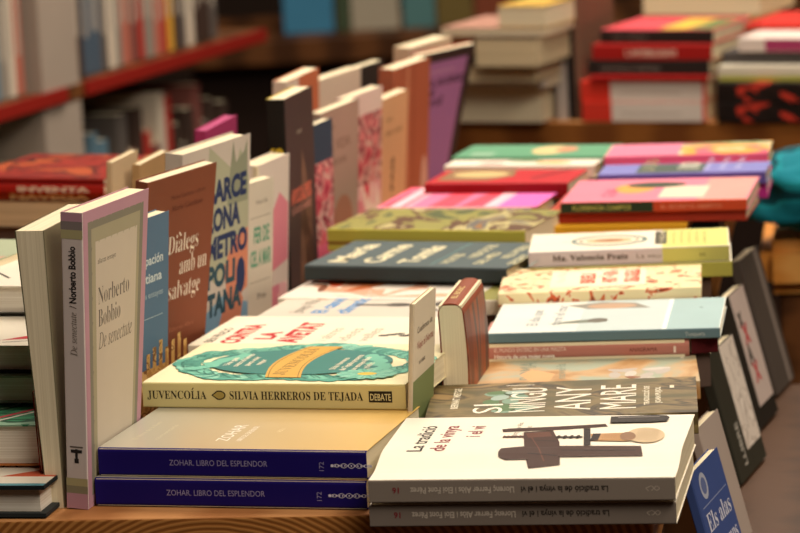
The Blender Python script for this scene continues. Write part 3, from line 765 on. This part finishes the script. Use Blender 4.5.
standing('tall terracotta book with a lighter vertical stripe, upright beside the violet book', (394, 69.5), (430.5, 57.5), (428, 175), .019, 225, W0=.11, fc='#a65f48', front=lambda p, W, H, T: (p.rect(W * .35, .003, W * .42, H - .003, '#c08266'), p.rect(W * .55, .003, W * .57, H - .003, '#8a4a36'), p.ell(W * .88, H * .2, .01, .03, '#c9a094')))
def vio_front(p, W, H, T):
    p.rect(.006, .006, W - .013, H - .013, '#9a72b4', 4, 16)
    p.text('La societat', .035, H * .76, .018, '#43304e', bold=.02, width=.08); p.text('del', .035, H * .69, .018, '#43304e', bold=.02); p.text('soroll', .035, H * .62, .018, '#43304e', bold=.02)
    p.line([(.03, H * .86), (.09, H * .86)], .002, '#b898c4')
def vio_def(v):
    t = max(0, v.y / .25); v.z += .012 * (t * t - t) ; return v
standing('violet book with a dark border, leaning right at the end of the row', (418, 56), (478, 45.5), (455, 160), .008, 206, W0=.13, fc='#3a3236', front=vio_front, deform=vio_def, ny=8, bc='#c03a34')

# second rank behind them
standing('orange and white book top, upright in the back rank left of the cream one', (287, 82), (319, 67.5), (319, 120), .016, 268, W0=.12, fc='#c4714e', sc='#e3d4c4', front=lambda p, W, H, T: p.rect(.001, .001, W * .35, H - .001, '#e3d4c4'))
standing('pale cream book, upright in the back rank between the orange and the black ones', (320, 82), (361, 65), (361, 120), .014, 246, W0=.1, fc='#d8c6b4', front=lambda p, W, H, T: p.line([(W * .4, H * .2), (W * .5, H * .8)], .002, '#b8a898'))
standing('matt black book, upright in the back rank right of the pale cream one', (347, 71), (384, 60), (384, 110), .013, 226, W0=.1, fc='#3a322e')
standing('pale book with a white top edge, upright at the far end behind the violet book', (410, 47), (452, 37), (452, 80), .022, 196, W0=.12, fc='#cdbda4')
standing('small pale cream booklet standing behind the brown paperback', (112, 160), (138, 152.5), (138, 185), .006, 352, W0=.1, fc='#cfb894', front=lambda p, W, H, T: (p.text('Cartes a', .02, H * .7, .01, '#a08c74', width=W * .6), p.text('una amiga', .02, H * .6, .01, '#a08c74', width=W * .6)))
standing('small tan booklet standing behind the white and pastel paperback', (140, 164), (169, 151), (169, 185), .008, 345, W0=.1, fc='#b39468')
standing('book with a magenta top edge, standing behind the white and pastel paperback', (206, 130), (237, 116), (237, 150), .012, 320, W0=.12, fc='#a83a6a', pg='#b04a78')

# ---------------- two books standing between the rows of piles
def booklet_front(p, W, H, T):
    p.rect(.0008, .0008, W - .0008, H * .52, '#7f8c5c'); p.poly([(.001, .001), (W - .001, .001), (W - .001, H * .3), (W * .5, H * .22), (.001, H * .34)], '#7a4c34')
    p.text('Cuadernos de', .012, H * .8, .0075, '#5c4c44', width=W * .7); p.text('Viaje al Norte', .012, H * .7, .009, '#a0443a', width=W * .75); p.text('un relato', .02, H * .6, .006, '#5c4c44')
standing('thin white and green booklet standing right of the cream flourished book', (414.5, 304), (436, 287.5), (433.5, 400), .0042, 467, W0=.085, yaw0=-10, fc='#dccfb8', sc='#c9bca4', front=booklet_front)
# thick book on its fore edge, spine upward
lbl = 'thick rust brown book standing spine upward, right of the thin white and green booklet'
nb = P(463, 424, TABLE_Z)
yw = math.radians(-10); Cq = Vector((-math.sin(yw), math.cos(yw), 0)); Rq = Vector((math.cos(yw), math.sin(yw), 0))
def rust_def(v):
    t = v.x / .107; v.z += .003 * math.sin(PI * t) * (1 if v.z > .012 else .5); return v
hh = .107
bk = book(lbl, hh, .115, .0215, fc='art_rust', sc='#8c4a34', bc='#7a4232', r=.009, ct=.0012, inset=.0, deform=rust_def, nx=10, pg='pages',
          spine=lambda p, H, T: p.text('EL BOSC', H * .2, T * .4, T * .32, '#cdb87a', bold=.02, width=H * .45), spine_dir='up')
top = proj(P(437, 300, TABLE_Z))
ob = P(440, 424, TABLE_Z)
ob = P(443, 431, TABLE_Z)
frame(bk, -UPV, Cq, Rq, ob + UPV * (hh + .0002))

# ---------------- stepped piles at the far left
def pile(x0, x1, y, z, W, T, label, fc, mode='fore', **kw):
    kw.setdefault('pg', 'pages_white')
    return lying(label, (x0, y), (x1, y), z, W, T, fc=fc, mode=mode, **kw)
def on_front(p, W, H, T):
    p.poly([(W - .001, H - .001), (W - .001, H - .06), (W - .035, H - .03), (W - .055, H - .001)], '#c24a34')
    p.text('UNA HISTORIA', W - .02, H - .055, .009, '#5c564c', rot=PI / 2 * 0, width=.0); 
def low_front(p, W, H, T):
    # local x runs toward the viewer, y to the right
    p.rect(.001, .001, W - .008, H - .001, '#e0d8c8', 2, 1); p.rect(W - .008, .001, W - .001, H - .001, '#5d93a0'); p.poly([(.02, H - .001), (W - .03, H - .001), (W - .03, H - .045), (.05, H - .02)], '#c25a3c')
    p.text('CANON', W - .09, H - .13, .018, '#6a645c', rot=PI / 2, width=.07, bold=.01); p.text('DE LA HISTORIA', W - .06, H - .16, .014, '#6a645c', rot=PI / 2, width=.12)
    p.rect(.001, .001, .02, H - .001, '#d9a23c')
pile(-95, 44, 486, .786, .1, .0245, 'white book with an orange corner and blue front edge, nearest of the far left piles', '#1d2426', front=low_front, bc='#2b3032', hard=False, ct=.003, inset=.006)
def greenp(p, W, H, T):
    for k in range(6): p.line([(W - .01 - k * .012, .01), (W - .02 - k * .012, H - .02)], .0025, '#1f4a34')
    p.line([(W - .005, H - .06), (W - .08, H - .012)], .005, '#b8404c'); p.line([(W - .005, H - .05), (W - .08, H - .004)], .003, '#e3ddd0')
pile(-95, 46, 425, .8205, .14, .0325, 'book with a green and black patterned cover, second up the far left piles', 'art_green', front=greenp, bc='#b8703c', ct=.0012, inset=.003, support=None)
pile(-95, 46, 376, .845, .14, .022, 'pale green covered book under the white one with a red arrow, far left', '#90a08a', ct=.0015, inset=.003)
def arrowp(p, W, H, T):
    p.poly([(W - .02, H - .05), (W - .05, H - .022), (W - .07, H - .001), (W - .035, H - .001)], '#c4323c'); p.line([(W - .012, H - .045), (W - .02, H - .02), (W - .012, H - .001)], .0015, '#5c5650')
    p.line([(W - .07, H - .1), (W - .05, H - .07)], .002, '#8a847a')
pile(-95, 50, 345.5, .868, .16, .0215, 'white covered book with a red arrow mark, in the far left piles', '#e3dccb', front=arrowp, bc='#33302c', ct=.0015, inset=.003)
def purpm(p, W, H, T):
    p.ell(W - .04, H - .012, .008, .014, '#7a2c5c'); p.line([(W - .06, H - .07), (W - .035, H - .05)], .0025, '#3a342e')
pile(-95, 50, 286, .894, .16, .024, 'white covered book with a purple spot, highest of the far left piles', '#e6dece', front=purpm, bc='#3a3630', ct=.0012, inset=.003)
lying('pale green and pink covered book lying askew behind the far left piles', (-60, 282), (52, 240), .9, .11, .01, mode='fore', fc='#a9b498', front=lambda p, W, H, T: p.poly([(W * .5, .01), (W - .002, .01), (W - .002, H * .6), (W * .6, H * .5)], '#c9a088'))
# hidden lower books that carry the steps
for (xa, xb, ya, z, W, d) in ((-95, 49, 425, .788, .0, 0),):
    pass

def mag(label, y, z, W, T, **kw):
    return lying(label, (-40, y), (104, y + 2), z, W, T, **kw)
mag('red patterned magazine with dark print, topmost of the pile at the left edge', 177, .879, .16, .0062, fc='art_redcover', sc='#8a1f1a')
mag('bright red magazine with white title on its spine, second in the left edge pile', 184, .8724, .16, .008, fc='#a8221c', sc='#b02822', spine=lambda p, H, T: p.text('INVENTA', H * .4, T * .15, T * .9, '#eadcc8', bold=.05, width=H * .5))
mag('orange red magazine with pale lettering, third in the pile at the left edge', 191, .8640, .16, .0085, fc='#a8401f', sc='#a83e20', spine=lambda p, H, T: p.text('NAVEGA', H * .35, T * .1, T * .95, '#e8c890', bold=.05, width=H * .55))
mag('thick book with tan page edges under the red magazines at the left edge', 200, .8551, .16, .028, fc='#6c4a38', mode='fore', pg='pages_tan', support='red magazines at the left edge')

# ---------------- books leaning face out on the sloping right side of the table
PHI = math.radians(74)
def leaning(label, px_top_near, z, W, H, T, yaw=-18, phi=76, **kw):
    yw = math.radians(yaw); ph = math.radians(phi)
    C = Vector((-math.sin(yw), math.cos(yw), 0)); R = Vector((math.cos(yw), math.sin(yw), 0))
    Y = -R * math.cos(ph) + UPV * math.sin(ph); Z = C.cross(Y)
    H = (z - LEDGE_Z - .001) / math.sin(ph)          # foot on the ledge
    b = book(label, W, H, T, **kw)
    topn = P(*px_top_near, z)
    lift = T * math.cos(ph)
    frame(b, C, Y, Z, topn - Y * H - Z * T + UPV * lift)
    return b
LEDGE_Z = .64
def alas_front(p, W, H, T):
    p.rect(.0008, .0008, W - .0008, H - .001, '#3c4f86')
    p.ell(W * .3, H - .016, .012, .011, '#a3a8b8', 18); p.ell(W * .3, H - .016, .008, .007, '#5d6a94', 14); p.line([(.01, H - .031), (W - .005, H - .031)], .001, '#7d88ac')
    p.text('Els alas', .012, H - .052, .022, '#c6c8d4', sf='b', bold=0, width=W * .8); p.text('del temps', .012, H - .075, .022, '#c6c8d4', sf='b', bold=0, width=W * .8)
leaning('blue book with pale serif lettering Els alas, nearest leaning on the right side', (690, 478), .735, .1, .1, .008, fc='#3c4f86', front=alas_front)
leaning('plain cream book leaning between the blue one and the patterned one', (698, 431), .748, .075, .1, .009, fc='#a89a90')
leaning('dark olive book with a patterned pale panel, leaning on the right side', (706, 360), .757, .11, .1, .010, fc='#34332a', front=lambda p, W, H, T: (p.rect(.05, .02, W - .001, H - .001, 'art_pale'), p.text('LLIBRE', .04, .01, .016, '#a8a49a', bold=.03, rot=PI / 2, width=.04)))
leaning('black covered book with a pale panel of red and grey marks, leaning at right', (716, 309), .768, .12, .1, .010, fc='#24211c', front=lambda p, W, H, T: (p.rect(.055, .018, W - .001, H - .001, '#c4b4ac'), [p.text(c, .064 + .005 * (k % 2), H - .034 - k * .019, .026, k_, bold=.05) for k, (c, k_) in enumerate((('x', '#4c4844'), ('X', '#b8323a'), ('A', '#4c4844'), ('X', '#b8323a')))]))
leaning('grey covered book with a pale page edge, farthest of those leaning on the right side', (740, 263), .778, .085, .1, .012, fc='#4f4741', front=lambda p, W, H, T: p.rect(.06, .001, .072, H - .001, '#857a72'))

def side_bench():
    t = bpy.data.objects.new('side_bench', None); COL.objects.link(t)
    tag(t, 'lower wooden bench along the right side of the display table under the leaning books', 'bench')
    o = E0 + TR * .012; o.z = 0
    frame(t, TR, TC, UPV, o)
    bm = bmesh.new(); box(bm, 0, .0, LEDGE_Z - .03, .3, .98, LEDGE_Z, 0, .003); link('bench_top', bm, ['wood_bench'], t)
    bm = bmesh.new(); box(bm, .03, .03, 0, .27, .95, LEDGE_Z - .03, 0, .003); link('bench_body', bm, ['wood_dark'], t)
side_bench()

# wooden stand with rounded corner and teal bag at the right edge
def small_stand():
    o = P(757, 262, .755); 
    t = bpy.data.objects.new('wooden_stand', None); COL.objects.link(t)
    tag(t, 'orange brown wooden stand with a rounded corner under the teal bag', 'stand')
    frame(t, TR, TC, UPV, P(759, 243, .735))
    t.location.z = 0
    bm = bmesh.new(); box(bm, 0, 0, .675, .5, .36, .735, 0)
    bmesh.ops.bevel(bm, geom=[e for e in bm.edges if abs(e.verts[0].co.z - e.verts[1].co.z) < .001 or abs(e.verts[0].co.x - e.verts[1].co.x) < .001], offset=.014, segments=4, affect='EDGES')
    link('top_board', bm, ['wood_amber'], t)
    bm = bmesh.new(); box(bm, .02, .02, 0, .48, .34, .675, 0, .004); link('cabinet', bm, ['wood_dark'], t)
    return t
st = small_stand()
def bag():
    c = st.location
    bm = bmesh.new()
    bmesh.ops.create_icosphere(bm, subdivisions=4, radius=1)
    from mathutils import noise
    for v in bm.verts:
        d = v.co.copy()
        q = Vector((math.copysign(abs(d.x) ** .6, d.x) * .17, math.copysign(abs(d.y) ** .6, d.y) * .09, math.copysign(abs(d.z) ** .55, d.z) * .04))
        q += d * .018 * noise.noise(d * 2.6) + d * .006 * noise.noise(d * 7)
        v.co = q
    zmin = min(v.co.z for v in bm.verts)
    for v in bm.verts: v.co.z = max(v.co.z - zmin, 0)
    for f in bm.faces: f.smooth = True
    t = bpy.data.objects.new('fabric_bag', None); COL.objects.link(t)
    tag(t, 'teal patterned fabric bag slumped on the wooden stand at the right edge', 'bag')
    q = Vector((c.x, c.y, 0)) + TR * .15 + TC * .066; t.location = (q.x, q.y, .7352)
    link('bag_body', bm, ['art_teal'], t)
    bm = bmesh.new()
    pts = [(-.1 + .2 * k / 12, -.02, .066 + .022 * math.sin(PI * k / 12)) for k in range(13)]
    for k in range(12):
        a, b = Vector(pts[k]), Vector(pts[k + 1]); w = Vector((0, .012, 0)); u = Vector((0, 0, .003))
        vs = [bm.verts.new(x) for x in (a - w, a + w, a + w + u, a - w + u, b - w, b + w, b + w + u, b - w + u)]
        for q in ((0, 1, 5, 4), (2, 3, 7, 6), (1, 2, 6, 5), (3, 0, 4, 7)): bm.faces.new([vs[i] for i in q])
    link('handle', bm, ['art_teal'], t)
bag()

# ---------------- the table behind
B0 = P(452, 122, TABLE_Z); B1 = P(800, 122, TABLE_Z)
BR = (B1 - B0).normalized(); BC = UPV.cross(BR)
tbl('back_display_table', 'second wooden display table beyond the first, carrying red and black books', B0, BR, BC, -.12, 1.05, .75, top=.042, end='wood_orange')
def bl(label, x0, x1, y, z, T, W=.15, dy=0, **kw):
    return lying(label, (x0, y), (x1, y + dy), z, W, T, **kw)
bl('thick cream paged book at the foot of the left pile on the back table', 455, 541, 86, .811, .05, fc='#8c3a34', mode='fore', pg='pages')
bl('white covered book with pink print, in the left pile on the back table', 452, 546, 80, .822, .0105, fc='#d9cfc4', front=lambda p, W, H, T: p.rect(.02, .05, W - .03, H - .05, 'art_pinkwhite'))
bl('thick book with pale page edges, middle of the left pile on the back table', 455, 537, 65, .846, .0235, fc='#4a443c', mode='fore', pg='pages_tan')
bl('dark book with tan page edges, high in the left pile on the back table', 474, 537, 38, .885, .0385, fc='#38322c', mode='fore', pg='pages_tan')
bl('pinkish brown paperback lying on the left pile on the back table', 440, 546, 28, .896, .0105, fc='#b08474', mode='fore', pg='pages')
bl('cream book with a yellow cover on top of the left pile on the back table', 497, 545, 6, .925, .0285, W=.12, fc='#c9a44c', mode='fore', pg='pages')
cols = [('#b5aca6', 12), ('#2e2826', 8), ('#7a5a4a', 6)]
x = 556
for (c, w), nm in zip(cols, ('light grey', 'black', 'dusty brown')):
    base = P(x + w, 120, TABLE_Z) ; T = w / 735 - .001
    stand_at('%s book standing upright beside the red and black pile on the back table' % nm, base, math.degrees(math.atan2(BR.y, BR.x)), 0, .16, random.choice((.21, .22, .225)), T, fc=c)
    x += w
RED, DRED, BLK = '#d0382a', '#a3201e', '#2a2422'
wb = lambda p, H, T: (p.rect(H * .24, .0005, H * .97, T - .0005, '#d8cdc4'), p.line([(H * .32, T * .4), (H * .8, T * .4)], .002, '#b0a49a'))
wf = lambda p, W, H, T: p.rect(.001, H * .03, W - .001, H * .76, '#dcd2c8')
bl('bright red book with a white band, lowest of the middle pile, back table', 582, 706, 102, .787, .0265, fc=RED, spine=wb, front=wf)
bl('bright red book with a white band, second from bottom, middle pile, back table', 580, 706, 81, .8145, .027, fc=RED, spine=wb, front=wf)
bl('thin dark red book under the lower black one, middle pile on the back table', 590, 708, 76, .822, .007, fc=DRED)
bl('black spined book with grey lettering, lower of the two in the middle pile', 588, 709, 61, .8405, .018, fc=BLK, spine=lambda p, H, T: p.text('CRONICA NEGRA', H * .1, T * .3, T * .45, '#8a807a', width=H * .5))
bl('red spined book with pale lettering, between the two black ones in the middle pile', 592, 712, 45, .8615, .0205, fc=DRED, spine=lambda p, H, T: p.text('L INTERCANVI', H * .28, T * .28, T * .55, '#dcc0b0', bold=.04, width=H * .42))
bl('black spined book with a pink and yellow cover, topmost of the middle pile', 600, 713, 30, .8795, .0175, fc='#d8505a', sc=BLK, front=lambda p, W, H, T: (p.rect(.01, H * .25, W - .02, H * .5, '#d9b84a'), p.rect(.01, .005, W - .02, H * .24, '#5c7a4a')), spine=lambda p, H, T: p.text('NIT I BOIRA', H * .12, T * .3, T * .42, '#7a706a', width=H * .3))
for k, (y, z) in enumerate(((103, .786), (83, .8125))):
    bl('black book with red blossoms, %s of the two, right of the back table' % ('lower', 'upper')[k], 716, 815, y, z, .026, fc='art_redblack')
bl('white book with a yellow green stripe, right hand pile on the back table', 718, 815, 66, .8335, .0205, fc='#d8d2c0', spine=lambda p, H, T: p.rect(.001, .001, H, T * .4, '#b0b050'))
bl('dark grey book in the right hand pile on the back table', 722, 815, 52, .8495, .0155, fc='#4c4848')
bl('white book with a pink end, high in the right pile on the back table', 738, 815, 38, .8685, .0185, fc='#dccfc8', spine=lambda p, H, T: p.rect(H * .35, .001, H, T * .9, '#a8406a'))
bl('red covered book on top of the right hand pile on the back table', 744, 815, 24, .8765, .0075, fc='#c8342c')
def blb(label, x0, x1, y, z, T, **kw):   # rear rank
    A = P(x0, y, z)
    return bl(label, x0, x1, y, z, T, W=.13, **kw)
blb('bright red book in the rear pile of the back table', 648, 748, 14, .865, .022, fc='#c03a30', support='rear pile red book')
blb('thick book with cream page edges on the rear pile of the back table', 642, 760, -6, .896, .03, fc='#b8a888', mode='fore', pg='pages')

# ---------------- bookcase along the left
ang = math.radians(22)
S = Vector((math.sin(ang), math.cos(ang), 0)); N = Vector((math.cos(ang), -math.sin(ang), 0))
SO = P(0, 108, .80)
bc = bpy.data.objects.new('bookcase', None); COL.objects.link(bc)
tag(bc, 'long wooden bookcase at the left with red shelf edges and a broad white upright', 'bookcase')
frame(bc, S, -N, UPV, Vector((SO.x, SO.y, 0)))     # x along the shelf, y into the case
L0, L1 = -.35, .92
def s_at(px):   # distance along the shelf front of an image column
    best = min((abs(proj(Vector((SO.x, SO.y, .8)) + S * t)[0] - px), t) for t in [i * .004 - .4 for i in range(600)])
    return best[1]
for z in (.10, .43, .80, 1.15):
    bm = bmesh.new(); box(bm, L0, .006, z - .022, L1, .28, z, 0, .001); s_ = link('shelf', bm, ['wood_dark'], bc)
    for a_, b_ in ((L0, s_at(68)), (s_at(87), L1)):
        e = bmesh.new(); box(e, a_, 0, z - .019, b_, .0058, z + .001)
        link('shelf_edge', e, ['#8a2018'], s_)
bm = bmesh.new(); box(bm, L0, .281, 0, L1, .3, 1.5, 0); link('back_panel', bm, ['#2a1c16'], bc)
u0, u1 = s_at(49), s_at(86)
bm = bmesh.new(); box(bm, u0, .008, 0, u1, .28, 1.5, 0, .003); link('upright', bm, ['#a2968a'], bc)
ORD = ['first', 'second', 'third', 'fourth', 'fifth', 'sixth', 'seventh', 'eighth', 'ninth', 'tenth', 'eleventh', 'twelfth', 'thirteenth', 'fourteenth', 'fifteenth', 'sixteenth', 'seventeenth', 'eighteenth', 'nineteenth', 'twentieth']
PAL = {'#8a857c': 'grey', '#5c7a8c': 'blue grey', '#a8322a': 'red', '#c9bfae': 'cream', '#40322c': 'dark brown', '#b08a6a': 'tan', '#7a4a44': 'brown', '#4a5a6a': 'slate blue', '#b06a5a': 'dusty pink', '#d0a040': 'yellow', '#5a5450': 'dark grey'}
def shelf_row(t0, t1, z, where, hr, colours):
    t = t0; k = 0
    while t < t1 - .02 and k < 20:
        w = random.uniform(.02, .036); h = random.uniform(*hr); c = colours[k % len(colours)]
        b = book('%s book, %s from the left on the %s' % (PAL[c], ORD[k], where), random.uniform(.14, .17), h, w - .001, fc=c, nx=1, ny=1, group='books on the %s' % where, r=.002,
                 spine=lambda p, H, T: p.rect(H * .35, T * .3, H * .75, T * .6, '#b8aea0') )
        o = Vector((SO.x, SO.y, z + .0002)) + S * t - N * .03
        frame(b, -N, UPV, S * -1 if False else (-N).cross(UPV), o + S * (0 if (-N).cross(UPV).dot(S) > 0 else w))
        t += w; k += 1
up1, up2 = 'upper shelf left of the white upright', 'upper shelf right of the white upright'
shelf_row(-.22, u0 - .005, .802, up1, (.2, .25), ['#5a5450', '#8a857c', '#5c7a8c', '#8a857c', '#c9bfae', '#b06a5a', '#40322c'])
shelf_row(u1 + .005, .9, .802, up2, (.2, .25), ['#8a857c', '#40322c', '#4a5a6a', '#4a5a6a', '#5a5450', '#c9bfae', '#8a857c', '#b06a5a', '#7a4a44', '#a8322a', '#8a857c', '#b06a5a', '#a8322a', '#d0a040', '#40322c', '#5a5450', '#c9bfae', '#40322c', '#40322c', '#5a5450'])
shelf_row(-.22, u0 - .005, .432, 'lower shelf left of the white upright', (.24, .31), ['#8a857c', '#b08a6a', '#40322c', '#8a857c', '#7a4a44'])
shelf_row(u1 + .005, .9, .432, 'lower shelf right of the white upright', (.22, .32), ['#40322c', '#5a5450', '#5c7a8c', '#5c7a8c', '#7a4a44', '#5a5450', '#7a4a44', '#40322c', '#a8322a', '#7a4a44', '#c9bfae', '#a8322a', '#40322c', '#5a5450', '#40322c', '#7a4a44', '#5a5450', '#40322c', '#5a5450', '#40322c'])

# ---------------- far display with face-out books
FD = 7.2
f0 = PD(285, 40, FD); fz = f0.z
ft_ = bpy.data.objects.new('far_display_bench', None); COL.objects.link(ft_)
tag(ft_, 'low dark wooden display bench far behind, carrying face out books', 'bench')
frame(ft_, Vector((1, 0, 0)), Vector((0, 1, 0)), UPV, Vector((f0.x, FD, 0)))
bm = bmesh.new(); box(bm, -.25, 0, fz - .05, 1.6, .5, fz, 0, .003); link('bench_top', bm, ['wood_dark'], ft_)
bm = bmesh.new(); box(bm, -.2, .1, 0, 1.5, .45, fz - .05, 0, .003); link('bench_body', bm, ['#2a1d17'], ft_)
fb = [(284, 334, '#4a90b8', 'bright blue'), (337, 351, '#4a5a44', 'dark green'), (352, 400, '#b8b09c', 'cream white'), (404, 436, '#5c8a8c', 'teal'), (438, 474, '#7a6a3c', 'olive gold'), (476, 516, '#8a4a34', 'russet'), (518, 552, '#4a6a5c', 'deep green')]
for x0, x1, c, nm in fb:
    a = PD(x0, 30, FD + .1); b_ = PD(x1, 30, FD + .1)
    stand_at('%s book shown face out on the far bench' % nm, Vector((b_.x, FD + .12, fz + .0005)), 0, 0, b_.x - a.x, random.uniform(.2, .25), .012, mode='face', fc=c, nx=1, ny=1,
             front=lambda p, W, H, T: p.rect(W * .2, H * .6, W * .8, H * .72, '#d8d2c4'), group='face out books on the far bench')

# ------------------------------------------------------------------ light
def area(name, loc, tgt, size, power, col, sy=None):
    l = bpy.data.lights.new(name, 'AREA'); l.energy = power; l.color = col; l.size = size
    if sy: l.shape = 'RECTANGLE'; l.size_y = sy
    o = bpy.data.objects.new(name, l); COL.objects.link(o); o.location = loc
    o.rotation_euler = (Vector(tgt) - Vector(loc)).to_track_quat('-Z', 'Y').to_euler()
    return o
area('ceiling_lamp_over_table', (.35, 3.9, 2.9), (.15, 3.0, .8), 1.1, 52, (1, .85, .68))
area('added_fill_front', (.9, 1.2, 3.0), (.1, 2.6, .8), 1.6, 72, (1, .86, .71))  # added fill light, lifts the spines and faces turned to the camera
area('added_fill_right', (1.7, 1.9, 2.9), (.45, 3.6, .7), .7, 18, (1, .84, .66))  # added out of view to brighten the wooden stand at the right
area('ceiling_lamp_back_table', (.6, 5.4, 2.9), (.3, 4.9, .8), 1.0, 44, (1, .86, .71))
area('ceiling_lamp_bookcase', (.6, 4.6, 3.0), (-.5, 5.0, .7), 1.0, 10, (1, .86, .72))
area('ceiling_lamp_far', (.2, 7.6, 3.0), (.1, 7.3, .6), 1.0, 12, (1, .86, .72))
w = bpy.data.worlds.new('world'); bpy.context.scene.world = w; w.use_nodes = True
w.node_tree.nodes['Background'].inputs[0].default_value = (1, .82, .66, 1)
w.node_tree.nodes['Background'].inputs[1].default_value = .22
sc = bpy.context.scene
sc.view_settings.view_transform = 'Standard'
sc.view_settings.look = 'None'
sc.view_settings.exposure = 0
sc.cycles.use_denoising = True
sc.cycles.max_bounces = 8
